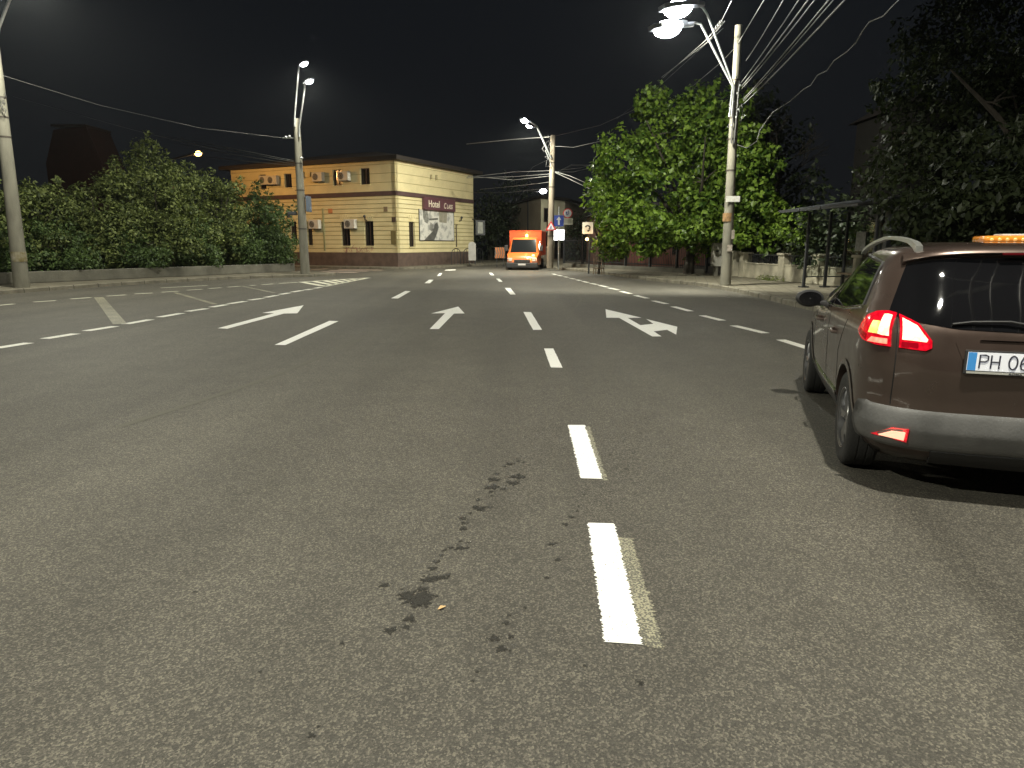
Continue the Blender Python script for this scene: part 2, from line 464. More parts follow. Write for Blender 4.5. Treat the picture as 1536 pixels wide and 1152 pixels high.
for a, b in (((-60, 532), (-16, 525)), ((-6, 522.5), (44, 514.5)), ((67, 508.3), (114, 500.7)), ((129, 496.6), (173, 489.6)), ((188, 486.3), (226, 479.5)),
             ((239, 475.9), (273, 469.9)), ((281, 467.3), (310, 463)), ((317, 460.9), (340, 457)), ((343, 455.9), (368, 452)),
             ((374, 450.4), (394.5, 447.6)), ((398, 446.3), (416, 443)), ((420, 441.8), (434, 439.4)), ((438, 438.3), (453, 435.7)),
             ((457, 435.2), (468, 433.6)), ((472, 432.6), (482, 430.9))):
    ribbon(m, G(*a), G(*b), 0.2)
struct(m, "parking_edge_line", aged2)
m = MB()
for a, b in (((-60, 463), (-30, 461)), ((-10, 459), (21, 456)), ((50, 453.2), (84, 451)), ((106, 448.6), (136.5, 446.4)), ((160, 444.3), (189, 442.4)), ((202, 441), (229, 439.6)),
             ((242, 438.5), (267.7, 436.9)), ((280.6, 435.4), (303.6, 434)), ((313, 433), (332, 431.6)), ((342, 430.8), (360, 429.4)),
             ((375, 428.4), (384, 427.8)), ((393, 427.2), (410, 425.9)), ((419, 425.3), (447, 423.5)), ((241, 432), (311, 428.3))):
    ribbon(m, G(*a), G(*b), 0.16)
struct(m, "inner_parking_line", far_paint)
m = MB()
ribbon(m, G(148, 446), G(180, 486), 0.24); ribbon(m, G(262.4, 439), G(323, 456.5), 0.14); ribbon(m, G(362, 429), G(412, 439.5), 0.14)
struct(m, "parking_bay_line", worn_paint)
m = MB()
ribbon(m, G(450, 423.2), G(553.5, 416.6), 0.22); ribbon(m, G(487, 429.8), G(553.5, 416.6), 0.22)
for a, b in (((452, 423), (486, 429.3)), ((470, 422), (500, 427.7)), ((486, 421), (510, 425.7)), ((499, 420.2), (519, 423.9)), ((512, 419.4), (528, 422)), ((524, 418.6), (537, 420.2))):
    ribbon(m, G(*a), G(*b), 0.26)
for o in range(1): pass
struct(m, "hatched_marking", far_paint)
m = MB()
for a, b in (((481, 407.8), (536, 408.8)), ((493, 406), (552, 406.8)), ((508, 404.6), (574, 405.2)), ((466, 405), (492, 402.9))):
    ribbon(m, G(*a), G(*b), 0.5 if b[1] > 403 else 0.15)
struct(m, "side_street_crossing", pink_paint)
def poly_mark(name, pts, mt):
    g = [G(*p) for p in pts]
    from mathutils.geometry import tessellate_polygon
    vs = [Vector((p.x, p.y, ZP)) for p in g]; me = bpy.data.meshes.new(name); tris = []
    for t in tessellate_polygon([vs]):
        a, b, c = (vs[i] for i in t); tris.append(tuple(t) if (b - a).cross(c - a).z > 0 else tuple(reversed(t)))
    me.from_pydata(vs, [], tris); me.materials.append(mt)
    return tag(bpy.data.objects.new(name, me), kind="structure")
for pts in ([(326.5, 492.6), (341, 493.4), (426, 470.6), (446, 470.2), (455.5, 458), (393.5, 469.6), (411, 470.2)],
            [(644.5, 493.8), (658.3, 493.8), (681, 470.6), (697, 470.4), (687.4, 460), (646.6, 470.4), (667.5, 470)],
            [(908.2, 464), (962.3, 476.8), (941.8, 477.2), (960.5, 488), (980, 485.9), (969.3, 478.8), (1016, 490.4), (1014.3, 502.2), (1000.5, 495), (980.5, 497.3), (992.3, 504.9), (978.3, 505), (928.6, 477), (909.6, 476.8)]):
    COL.objects.link(poly_mark("arrow_marking", pts, white_paint))

# faint pale scrub marks left by turning tyres
m = MB()
faint = mat("scrubbed_asphalt", (0.112, 0.107, 0.085), 0.8, var=.22, vscale=120, col2=(0.085, 0.080, 0.063))
def curve_mark(px, w):
    pts = smooth_line([tuple(G(*p))[:2] for p in px], 10); L_ = inset(pts, w / 2, 1); R_ = inset(pts, w / 2, -1); n = len(pts) - 1
    m.add([(a, b, .0018) for a, b in L_] + [(a, b, .0018) for a, b in R_], [(i, i + 1, n + 2 + i, n + 1 + i) for i in range(n)])
curve_mark([(786, 430), (808, 434), (823, 440), (828, 447), (818, 458), (797, 472), (762, 492), (715, 512), (660, 527)], .07)
curve_mark([(800, 428), (850, 436), (870, 446), (866, 458), (845, 478), (800, 500)], .05)
curve_mark([(770, 478), (850, 477), (930, 478), (1010, 478)], .04)
curve_mark([(180, 640), (420, 560), (560, 500)], .09)
tag(m.build("tyre_marks", faint), kind="structure")
# stains: dark oil and water drips
wet = mat("oil_stain", (0.020, 0.0185, 0.015), 0.55, spec=0.4, bump=0.6, bscale=160, var=0.3, vscale=60)
_nt = wet.node_tree; _b = _nt.nodes["Principled BSDF"]
_at = _nt.nodes.new("ShaderNodeAttribute"); _at.attribute_name = "soak"
_n = _nt.nodes.new("ShaderNodeTexNoise"); _n.inputs["Scale"].default_value = 130; _n.inputs["Detail"].default_value = 3
_o = _nt.nodes.new("ShaderNodeTexCoord"); _nt.links.new(_o.outputs["Object"], _n.inputs["Vector"])
_m1 = _nt.nodes.new("ShaderNodeMath"); _m1.operation = 'MULTIPLY_ADD'; _m1.inputs[1].default_value = 4.6
_m2 = _nt.nodes.new("ShaderNodeMath"); _m2.operation = 'MULTIPLY_ADD'; _m2.inputs[1].default_value = 3.2; _m2.inputs[2].default_value = -1.25
_nt.links.new(_n.outputs["Fac"], _m2.inputs[0]); _nt.links.new(_at.outputs["Fac"], _m1.inputs[0]); _nt.links.new(_m2.outputs[0], _m1.inputs[2])
_cl = _nt.nodes.new("ShaderNodeClamp"); _cl.inputs["Max"].default_value = 0.93
_nt.links.new(_m1.outputs[0], _cl.inputs[0]); _nt.links.new(_cl.outputs[0], _b.inputs["Alpha"])
def blob(m, c, rx, ry, rot=0.0, jag=0.5, n=34):
    zb = ZP * .5 + .00006 * (len(m.f) // n % 30); pts = []; ph = [random.uniform(0, 6.28) for _ in range(4)]
    for i in range(n):
        a = 2 * math.pi * i / n
        r = 1 + jag * (0.5 * math.sin(3 * a + ph[0]) + 0.4 * math.sin(5 * a + ph[1]) + 0.5 * math.sin(9 * a + ph[2])) + random.uniform(-.2, .2) * jag * 2
        x, y = rx * r * math.cos(a), ry * r * math.sin(a)
        pts.append((c.x + x * math.cos(rot) - y * math.sin(rot), c.y + x * math.sin(rot) + y * math.cos(rot), zb))
    m.add(pts + [(c.x, c.y, zb)], [(i, (i + 1) % n, n) for i in range(n)])
def stain(pix, label):
    m = MB()
    for (u, v, r) in pix:
        c = G(u, v); k = c.length / FPX * 1.05
        blob(m, c, r * k, r * k * 0.9, random.uniform(0, 3))
        for _ in range(3):
            if r > 3:
                d = Vector((random.uniform(-1, 1), random.uniform(-1, 1), 0)) * r * k * 1.6
                blob(m, c + d, r * k * random.uniform(.1, .3), r * k * random.uniform(.1, .3))
    o = m.build("road_stain", wet, loc=tuple(G(pix[0][0], pix[0][1])))
    at = o.data.attributes.new("soak", 'FLOAT', 'POINT')      # 1 in the middle of a drip, 0 at its rim
    at.data.foreach_set("value", [1.0 if i % 35 == 34 else 0.0 for i in range(len(o.data.vertices))])
    tag(o, kind="structure")      # marks in the road's own surface
stain([(624, 898, 22), (612, 893, 13), (638, 901, 12), (633, 884, 8), (627, 905, 12), (641, 870, 9), (649, 853, 6), (655, 843, 5), (662, 833, 4), (668, 825, 3.5), (676, 822, 4), (652, 868, 8), (663, 866, 7), (672, 863, 5), (615, 929, 9), (609, 941, 6), (585, 946, 9), (577, 878, 7)],
      "largest dark oily splash on the road with a trail of drips running up from it")
stain([(690, 822, 7), (701, 822, 4), (691, 812, 3), (703, 814, 3), (695, 793, 6), (696, 785, 5), (695, 778, 5), (705, 770, 3), (720, 763, 9), (713, 760, 4), (735, 761, 4), (718, 750, 4), (738, 744, 3)],
      "row of small dark drips just above the largest oily splash on the road")
stain([(775, 715, 10), (783, 716, 6), (770, 725, 9), (741, 730, 8), (733, 732, 6), (737, 738, 4), (755, 734, 4), (742, 720, 8), (736, 719, 5), (745, 711, 4), (765, 696, 5), (777, 692, 3), (786, 694, 3), (757, 700, 3), (776, 688, 2)],
      "cluster of dark drips on the road highest up, level with the second centre dash")
stain([(741, 958, 8), (752, 974, 9), (766, 955, 5), (759, 935, 5), (764, 923, 3), (716, 1008, 3), (709, 1022, 3), (788, 912, 3)],
      "loose group of dark spots nearest the bottom of the picture, left of the first dash")
stain([(820, 867, 4), (837, 840, 5), (827, 816, 5), (834, 815, 3), (848, 787, 5), (857, 776, 4), (866, 767, 2.5), (868, 760, 2), (876, 742, 2), (879, 728, 1.5), (905, 812, 2), (842, 813, 2)],
      "thin line of small dark dots on the road left of the nearest centre dash")
stain([(940, 704, 3), (950, 680, 2.5), (961, 650, 2), (968, 628, 2), (974, 606, 1.8), (979, 590, 1.6), (984, 570, 1.4), (915, 682, 2.5), (936, 662, 2), (948, 634, 2), (915, 738, 2.5), (961, 1025, 5), (877, 999, 3)],
      "faint dotted drip line on the road right of the second centre dash")
stain([(467, 1104, 6), (478, 1090, 3), (390, 1008, 3), (292, 888, 3), (513, 965, 4), (688, 1024, 2)],
      "few scattered dark specks low on the left part of the road")
# fallen leaf
m = MB(); c = G(662, 914)
m.add([(c.x - .016, c.y - .012, .006), (c.x + .002, c.y - .012, .012), (c.x + .02, c.y + .014, .008), (c.x - .004, c.y + .010, .014)], [(0, 1, 2), (0, 2, 3)])
tag(m.build("fallen_leaf", mat("dry_leaf", (0.55, 0.36, 0.16), 0.6), loc=tuple(c)), "tiny dry tan leaf lying on the road beside the largest oily splash", "leaf")

# ---------------------------------------------------------------- street lamps and poles
def add_light(root, loc, power, col, rad=0.12, spot=168, aim=None):
    l = bpy.data.lights.new("lamp_light", 'SPOT' if spot < 180 else 'POINT'); l.energy = power * LAMP_K; l.color = col; l.shadow_soft_size = rad
    if spot < 180: l.spot_size = R(spot); l.spot_blend = 0.35
    o = bpy.data.objects.new("lamp_light", l); COL.objects.link(o); o.location = loc
    if aim is not None:
        o.rotation_euler = (Vector(aim) - Vector(loc)).to_track_quat('-Z', 'Y').to_euler()
    o.parent = root; bpy.context.view_layer.update(); o.matrix_parent_inverse = root.matrix_world.inverted()
    return o
WHITE = (1.0, 0.975, 0.80)
def lamp_head(root, p, d, size=1.0, power=0, glass=None, col=WHITE, aim=None, spot=168, drop=1.0):
    """flat LED luminaire whose neck is at p, pointing along d"""
    d = Vector(d).normalized(); x = d; y = Vector((0, 0, 1)).cross(x).normalized(); z = x.cross(y)
    M = Matrix(((x.x, y.x, z.x, p[0]), (x.y, y.y, z.y, p[1]), (x.z, y.z, z.z, p[2]), (0, 0, 0, 1)))
    m = MB(); s = size
    m.tube([M @ Vector((-.1 * s, 0, 0)), M @ Vector((.12 * s, 0, 0))], .045 * s)
    prof = [(0.05, -.07), (.2, -.15), (.62, -.16), (.74, -.1), (.74, .1), (.62, .16), (.2, .15), (.05, .07)]
    prof = [(a * s, b * s) for a, b in prof]
    m.prism(prof, -.02 * s, .055 * s, M)
    h = m.build("lamp_head", housing, root, world=True)
    g = MB(); g.ball(M @ Vector((.42 * s, 0, -.03 * s)), (.27 * s, .16 * s, .055 * s * drop), M=M.to_3x3())
    g.build("lamp_glass", glass or lamp_glass, h, smooth=60, world=True)
    if power:
        add_light(root, tuple(M @ Vector((.44 * s, 0, -.17 * s))), power, col, 0.13, spot, aim)
    return h
def pole_thing(name, base, top, r0, r1, mt, label, cat, group=None, bands=()):
    base = Vector(base); top = Vector(top)
    root = empty(name, base, 0, label, cat, group)
    m = MB(); n = 10
    m.tube([base.lerp(top, i / n) for i in range(n + 1)], [r0 + (r1 - r0) * i / n for i in range(n + 1)], 18)
    m.build("pole", mt, root, smooth=50, world=True)
    for t in bands:
        c = base.lerp(top, t); r = r0 + (r1 - r0) * t
        b = MB(); b.tube([c - Vector((0, 0, .025)), c + Vector((0, 0, .025))], r + .008, 18)
        b.tube([c + Vector((-r - .01, -r * .2, 0)), c + Vector((-r - .07, -r * .2, 0))], .012, 6)
        b.build("band", rust_band, root, world=True)
    return root

# right pole with its double lamp, by the bus stop
bR = G(1088, 428, KH); tR = P(1108, 38, bR.y)
poleR = pole_thing("street_lamp", bR, tR, .185, .115, concrete, "tall grey concrete pole with a dazzling double lamp, beside the bus stop", "street lamp",
                   bands=(.46, .58, .66, .80))
yr = bR.y
for (h, c_, off) in (((1018, 38), (1051, 36), 0.0), ((1034, 8), (1061, 22), -.2)):
    a = P(1094 + (3 if off else 0), 175, yr - .2); b = P(1099 + (2 if off else 0), 130, yr - .22); c = P(c_[0], c_[1], yr - .9 + off); e = P(h[0] + 14, h[1] - 1, yr - 1.2 + off)
    m = MB(); m.tube([a, b, b.lerp(c, .5), c, c.lerp(e, .5) + Vector((0, 0, .05)), e], .035, 10)
    m.build("lamp_arm", steel, poleR, smooth=50, world=True)
    lamp_head(poleR, e, P(h[0] - 20, h[1] + 3, yr - 1.45 + off) - e, 1.75, 2700 if off == 0 else 1150, drop=2.6, spot=166, aim=(7.2, 31.5, 3.2) if off == 0 else (5.0, 19.5, 0))
m = MB(); m.box(bR.x + .02, bR.y - .175, P(1096, 299, yr).z, .46, .02, .19)
m.build("number_plate", mat("white_plate", (0.62, 0.62, 0.58), 0.5, var=.15, vscale=9), poleR, world=True)
m = MB(); c = P(1092, 326, yr); m.tube([c - Vector((0, 0, .14)), c + Vector((0, 0, .14))], .176, 18)
m.build("peeling_notice", mat("brown_notice", (0.22, 0.13, 0.055), 0.8, var=.5, vscale=8), poleR, world=True)
m = MB()
for (u, v, w, h) in ((1092, 372, .17, .22), (1097, 352, .1, .3)):
    m = MB(); c = P(u, v, yr); m.box(c.x, yr - .186, c.z, w, .01, h)
    m.build("paper_scrap", mat("torn_paper", (0.34, 0.30, 0.26), 0.9, var=.4, vscale=14), poleR, world=True)
# junction tangle half way up
m = MB()
for k in range(16):
    z0 = P(1100, random.uniform(125, 195), yr).z; a = random.uniform(0, 6.28)
    p = [Vector((bR.x + .18 * math.cos(a), yr + .18 * math.sin(a), z0))]
    for q in range(5): p.append(p[-1] + Vector((random.uniform(-.12, .1), random.uniform(-.1, .1), random.uniform(-.22, .14))))
    m.tube(p, .009, 5)
m.tube([P(1104, 122, yr - .2), P(1100, 160, yr - .2), P(1097, 215, yr - .2)], .028, 8)
m.tube([P(1109, 122, yr - .2), P(1106, 160, yr - .2), P(1101, 215, yr - .2)], .02, 8)
m.build("cable_tangle", cable_dark, poleR, world=True)
m = MB()
m = None
for k in range(7):
    m = MB(); c = P(1100 + random.uniform(-3, 4), 118 + k * 12, yr); m.ball((c.x + random.uniform(-.12, .12), yr - .2, c.z), .035, 8, 6)
    m.build("clamp", steel, poleR, world=True)

# left pole of the pair by the hedge
bM = G(458, 411, KH); tM = P(444.5, 178, bM.y)
poleM = pole_thing("street_lamp", bM, tM, .22, .15, concrete, "pale concrete pole with two upright lamp arms at the end of the hedge", "street lamp", bands=(.3, .55, .72))
for (b0, t0, hd) in (((442, 190), (447.5, 107), (453, 99)), ((449, 205), (457, 133), (461, 125))):
    a = P(*b0, bM.y - .2); b = P(b0[0], b0[1] - 15, bM.y - .2); c = P(*t0, bM.y - .6); e = P(hd[0] - 4, hd[1], bM.y - .9)
    m = MB(); m.tube([a, b, c, c.lerp(e, .6) + Vector((0, 0, .04)), e], .04, 10); m.build("lamp_arm", steel, poleM, smooth=50, world=True)
    lamp_head(poleM, e, Vector((.95, -.7, .22)), .8, 480, drop=2.2)
m = MB(); c = P(459.5, 306, bM.y)
m.bbox(c.x + .08, bM.y + .1, c.z, .14, .5, .72, .02); m.build("sign_box", mat("blue_grey_sign", (0.09, 0.12, 0.17), 0.4), poleM, world=True)
m = MB(); c = P(440, 320, bM.y)
m.bbox(c.x - .05, bM.y, c.z, .42, .18, .17, .03); m.tube([(c.x - .22, bM.y - .02, c.z - .05), (c.x - .22, bM.y - .03, c.z - .2)], .05); m.tube([(c.x, bM.y, c.z), P(452, 322, bM.y)], .025)
m.build("camera_box", dark_metal, poleM, world=True)
m = MB(); m.tube([P(446, 207, bM.y), P(424, 207, bM.y)], .03); m.ball(P(429, 206, bM.y - .05), .07); m.ball(P(434, 205, bM.y - .05), .07)
m.build("cable_bracket", steel, poleM, world=True)
m = MB(); m.ball(P(452.5, 237, bM.y - .2), .07); m.build("insulator", steel, poleM, world=True)

# near left pole (top out of frame)
bL = G(33, 431, KH); tL = P(-9, 70, bL.y); 
poleL = pole_thing("street_lamp", bL, tL, .235, .15, concrete, "pale concrete pole at the far left edge with a mustard paint mark low down", "street lamp", bands=(.64, .72, .8))
m = MB(); m.tube([P(-6, 160, bL.y - .2), P(-10, 90, bL.y - .2), P(-2, 42, bL.y - .5), P(14, 0, bL.y - 1.1), P(30, -30, bL.y - 1.8)], .045, 10)
m.build("lamp_arm", steel, poleL, smooth=50, world=True)
lamp_head(poleL, P(30, -30, bL.y - 1.8), Vector((.9, -1.0, .25)), 1.3, 1250)
m = MB(); c = P(28, 385, bL.y); m.tube([c + Vector((0, 0, -.16)), c + Vector((0, 0, .16))], .228, 18)
m.build("painted_mark", mat("mustard_mark", (0.26, 0.20, 0.05), 0.8, var=.5, vscale=5, col2=(0.30, 0.28, 0.22)), poleL, world=True)
m = MB()
for k in range(10):
    p = [P(2 + random.uniform(-4, 4), random.uniform(140, 170), bL.y - .22)]
    for q in range(4): p.append(p[-1] + Vector((random.uniform(-.1, .1), random.uniform(-.05, .05), random.uniform(-.16, .1))))
    m.tube(p, .009, 5)
m.build("cable_tangle", cable_dark, poleL, world=True)

# middle pole at the junction
bC = G(825, 402.5, KH); tC = P(829.5, 203, bC.y)
poleC = pole_thing("street_lamp", bC, tC, .20, .14, wood_pole, "dark weathered pole behind the orange van with a leaning arm carrying two bright lamp heads", "street lamp", bands=(.25, .62, .8))
m = MB(); m.tube([P(826.5, 237, bC.y - .2), P(805, 189, bC.y - .8)], .055, 8); m.tube([P(826.5, 246, bC.y - .2), P(818, 225, bC.y - .4)], .03, 8)
m.tube([P(805, 189, bC.y - .8), P(796, 183, bC.y - 1.2)], .045, 8); m.tube([P(805, 190, bC.y - .8), P(799, 191, bC.y - 1.4)], .045, 8)
m.build("lamp_arm", steel, poleC, smooth=50, world=True)
lamp_head(poleC, P(796, 183, bC.y - 1.2), Vector((-1, -.25, .22)), .85, 2100, drop=2.6, aim=tuple(HC + dR * 4 + Vector((0, 0, -2))), spot=175)
lamp_head(poleC, P(799, 191, bC.y - 1.4), Vector((-.8, -.8, .16)), .7, 900, drop=2.2)
m = MB()
for k in range(8):
    p = [P(826, random.uniform(205, 262), bC.y - .2)]
    for q in range(4): p.append(p[-1] + Vector((random.uniform(-.2, .2), random.uniform(-.05, .05), random.uniform(-.3, .2))))
    m.tube(p, .012, 5)
m.build("cable_tangle", cable_dark, poleC, world=True)
# warning triangle on the pole
sign_white = mat("sign_white", (0.75, 0.75, 0.78), 0.35)
sign_red = mat("sign_red", (0.55, 0.03, 0.03), 0.35)
sign_blue = mat("sign_blue", (0.02, 0.06, 0.42), 0.35)
sign_black = mat("sign_black", (0.02, 0.02, 0.02), 0.4)
def facing(p, yaw=0.0):
    """local x right, y up, z towards the camera, at p"""
    d = Vector((-p.x, -p.y, 0)).normalized(); d = Matrix.Rotation(yaw, 3, 'Z') @ d
    x = Vector((0, 0, 1)).cross(d).normalized(); y = Vector((0, 0, 1))
    return Matrix(((x.x, y.x, d.x, p.x), (x.y, y.y, d.y, p.y), (x.z, y.z, d.z, p.z), (0, 0, 0, 1)))
def disc(r, n=28, x0=0, y0=0): return [(x0 + r * math.cos(2 * math.pi * i / n), y0 + r * math.sin(2 * math.pi * i / n)) for i in range(n)]
c = P(826.5, 340.5, bC.y - .26); M = facing(c)
ts = empty("warning_sign", c, 0, "red edged white warning triangle fixed to the weathered pole behind the van", "road sign")
m = MB(); m.prism([(-.33, -.2), (.33, -.2), (0, .36)], 0, .02, M); m.build("border", sign_red, ts, world=True)
m = MB(); m.prism([(-.21, -.135), (.21, -.135), (0, .235)], .021, .026, M); m.build("panel", sign_white, ts, world=True)
m = MB(); m.box(0, -.01, .028, .05, .16, .004, M=M); m.box(-.04, -.06, .0285, .09, .04, .004, M=M); m.build("symbol", mat("sign_violet", (0.12, 0.08, 0.3), 0.5), ts, world=True)
# ---------------------------------------------------------------- signs at the junction
sp = G(838, 404, KH); st = P(838.5, 310, sp.y)
sgp = empty("sign_post", sp, 0, "slim grey post carrying the square blue arrow sign and the round sign", "sign post")
m = MB(); m.tube([sp, st], .035, 10); a = P(851, 331, sp.y - .02); m.tube([P(838.4, 331, sp.y), a], .02, 6); m.tube([a, P(851, 314, sp.y - .02)], .02, 6)
m.build("post", steel, sgp, smooth=50, world=True)
c = P(838.3, 331.3, sp.y - .06); M = facing(c)
s1 = empty("direction_sign", c, 0, "square blue sign with a white straight up arrow on the slim grey post", "road sign")
m = MB(); m.prism([(-.27, -.3), (.27, -.3), (.27, .3), (-.27, .3)], 0, .02, M); m.build("panel", sign_blue, s1, world=True)
m = MB(); m.prism([(-.05, -.22), (.05, -.22), (.05, .05), (.14, .05), (0, .24), (-.14, .05), (-.05, .05)], .021, .026, M); m.build("arrow", sign_white, s1, world=True)
c = P(851.5, 320, sp.y - .06); M = facing(c)
s2 = empty("round_sign", c, 0, "round red edged sign with a small blue figure above the pale plate", "road sign")
m = MB(); m.prism(disc(.27), 0, .02, M); m.build("border", sign_red, s2, world=True)
m = MB(); m.prism(disc(.215), .021, .026, M); m.build("panel", sign_white, s2, world=True)
m = MB(); m.box(-.06, .03, .028, .09, .12, .004, M=M); m.box(-.03, -.08, .0285, .14, .05, .004, M=M); m.box(.05, .05, .0290, .04, .2, .004, M=M); m.build("symbol", mat("symbol_blue", (0.05, 0.08, 0.3), 0.5), s2, world=True)
c = P(851.5, 332, sp.y - .06); M = facing(c)
s3 = empty("information_plate", c, 0, "pale rectangular plate with faint lines of text under the round sign", "sign")
m = MB(); m.prism([(-.29, -.18), (.29, -.18), (.29, .18), (-.29, .18)], 0, .02, M); m.build("panel", mat("pale_plate", (0.42, 0.41, 0.34), 0.6), s3, world=True)
m = MB()
for k in range(4): m.box(0, .1 - .065 * k, .022, .44 - .07 * (k % 2), .018, .003, M=M)
m.build("text_lines", mat("grey_text", (0.2, 0.2, 0.17), 0.6), s3, world=True)
# lit sign box behind
c = P(838, 352.3, sp.y + 3); M = facing(c)
s4 = empty("lit_sign_box", c, 0, "glowing white rectangular sign box behind the slim grey post", "illuminated sign")
m = MB(); m.prism([(-.36, -.34), (.36, -.34), (.36, .34), (-.36, .34)], -.14, 0, M); m.build("case", dark_metal, s4, world=True)
m = MB(); m.prism([(-.34, -.32), (.34, -.32), (.34, .32), (-.34, .32)], .001, .012, M); m.build("lit_panel", mat("lit_panel", (0.9, .9, .9), 0.5, emit=(.93, .95, 1.0), estr=1.9), s4, world=True)
m = MB(); m.tube([c + Vector((0, .1, -.3)), Vector((c.x, c.y + .1, 0.1))], .05, 8); m.build("post", dark_metal, s4, world=True)
# lit square sign with curved arrow and amber lamp
c = P(881.5, 342, 33.0); M = facing(c) @ Matrix.Diagonal((.82, .82, 1, 1))
s5 = empty("curved_arrow_sign", c, 0, "lit cream square sign with a dark curved arrow beside the big tree", "illuminated sign")
m = MB(); m.prism([(-.31, -.33), (.31, -.33), (.31, .33), (-.31, .33)], -.06, 0, M); m.build("panel", mat("cream_panel", (0.62, .58, .48), 0.5, emit=(1.0, .9, .7), estr=0.28), s5, world=True)
arc = [(.17 * math.cos(a), .02 + .15 * math.sin(a)) for a in [R(q) for q in range(165, -61, -15)]]
arc2 = [(.08 * math.cos(a), .02 + .07 * math.sin(a)) for a in [R(q) for q in range(-60, 166, 15)]]
m = MB(); m.prism(arc + arc2, .002, .008, M); m.prism([(.19, -.09), (-.02, -.12), (.02, -.24)], .0025, .0085, M); m.build("arrow", mat("sign_charcoal", (0.05, .045, .03), 0.6), s5, world=True)
m = MB(); m.tube([c + Vector((.1, .05, -.3)), c + Vector((.1, .05, -2.15))], .04, 8); m.build("post", dark_metal, s5, world=True)
lc = P(880.5, 358.7, 32.8)
m = MB(); m.ball(lc, .075); m.build("warning_lamp", mat("amber_glow", (1, .6, .2), .4, emit=(1, .62, .2), estr=9), s5, smooth=60, world=True)
lamp_amb = bpy.data.lights.new("amber_light", 'POINT'); lamp_amb.energy = 14; lamp_amb.color = (1, .6, .25); lamp_amb.shadow_soft_size = .07
o = bpy.data.objects.new("amber_light", lamp_amb); COL.objects.link(o); o.location = lc - Vector((0, .15, 0)); o.parent = s5; bpy.context.view_layer.update(); o.matrix_parent_inverse = s5.matrix_world.inverted()
# no-entry sign by the hotel corner
nb = G(586, 399.3, KH); nc = P(584.6, 343.2, nb.y - .05); M = facing(nc)
ne = empty("no_entry_sign", nb, 0, "red round no entry sign with white bar on a thin post by the hotel", "road sign")
m = MB(); m.tube([nb, P(584.6, 336, nb.y)], .035, 10); m.build("post", steel, ne, world=True)
m = MB(); m.prism(disc(.26), 0, .02, M); m.build("disc", sign_red, ne, world=True)
m = MB(); m.prism([(-.19, -.05), (.19, -.05), (.19, .05), (-.19, .05)], .021, .026, M); m.build("bar", sign_white, ne, world=True)

# far street lamps
def far_lamp(u, v, y, arm, label, r=.22, power=0, s=.7, d=(-1, -.4, .1)):
    h = P(u, v, y); base = Vector((h.x + arm, y + .3, .0))
    root = empty("far_street_lamp", base, 0, label, "street lamp", "street lamps far down the street")
    m = MB(); m.tube([base, Vector((base.x, base.y, h.z - .6))], .09, 8); m.tube([Vector((base.x, base.y, h.z - .7)), Vector((base.x * .6 + h.x * .4, y + .1, h.z + .05)), h], .05, 8)
    m.build("pole", dark_metal, root, world=True)
    dv = Vector((h.x - base.x, -.5, .15))
    lamp_head(root, h, dv, s, power, drop=3)
far_lamp(806, 287, 66, -2.0, "small white lamp of the far street left of the weathered pole, above the beige block", power=900, s=1.3)
far_lamp(840.5, 305, 90, -.6, "small far lamp glowing just above the blue arrow sign", s=1.2)
far_lamp(848, 345, 75, .9, "lowest far lamp glowing right beside the lit white sign box", s=1.0)
far_lamp(907, 248.3, 52, -4.05, "far lamp on a long pale arm reaching the left side of the big tree", s=.9, power=500)
# sodium lamp behind the hedge
h = P(290, 231, 42.5); base = Vector((h.x - 1.6, 42.8, 0))
so = empty("sodium_street_lamp", base, 0, "single orange lamp shining above the hedge left of the hotel", "street lamp")
m = MB(); m.tube([base, Vector((base.x, base.y, h.z - .3)), h], .08, 8); m.build("pole", dark_metal, so, world=True)
lamp_head(so, h, Vector((1, -.3, .1)), .85, 720, glass=sodium_glass, col=(1.0, 0.50, 0.14), drop=3.2, aim=tuple(HC + dL * 12 + Vector((0, 0, 3))), spot=178)

# ---------------------------------------------------------------- hotel
yellow = mat("yellow_render", (0.68, 0.60, 0.345), 0.85, var=0.08, vscale=1.2, bump=0.15, bscale=12, detail=8)
joint_m = mat("dark_yellow_joint", (0.34, 0.28, 0.13), 0.9)  # darker yellow for the recessed joints between courses
maroon = mat("maroon_band", (0.085, 0.048, 0.046), 0.75, var=0.15, vscale=3)
plinth_m = mat("brown_plinth", (0.105, 0.072, 0.058), 0.8, var=0.25, vscale=2.5, bump=0.2, detail=8)
roof_m = mat("dark_roof_tiles", (0.022, 0.017, 0.015), 0.8, var=0.3, vscale=6, bump=0.4, bscale=10)
soffit_m = mat("brown_soffit", (0.022, 0.017, 0.014), 0.8, var=.1)
win_glass = mat("dark_window_glass", (0.012, 0.010, 0.010), 0.12, spec=0.6)
win_frame = mat("brown_window_frame", (0.045, 0.03, 0.025), 0.5)
ac_white = mat("air_conditioner_white", (0.55, 0.53, 0.48), 0.5, var=.08, vscale=6)
hotel = empty("hotel_building", HC, 0, "yellow two storey corner hotel with maroon bands, grooved walls and brown plinth", "hotel")
def WM(d):
    """wall frame: local x along the wall from the corner, y up, z outwards"""
    n = -dL if d is dR else -dR
    n = n.normalized()
    return Matrix(((d.x, 0, n.x, HC.x), (d.y, 0, n.y, HC.y), (0, 1, 0, 0), (0, 0, 0, 1)))
WR, WL = WM(dR), WM(dL)
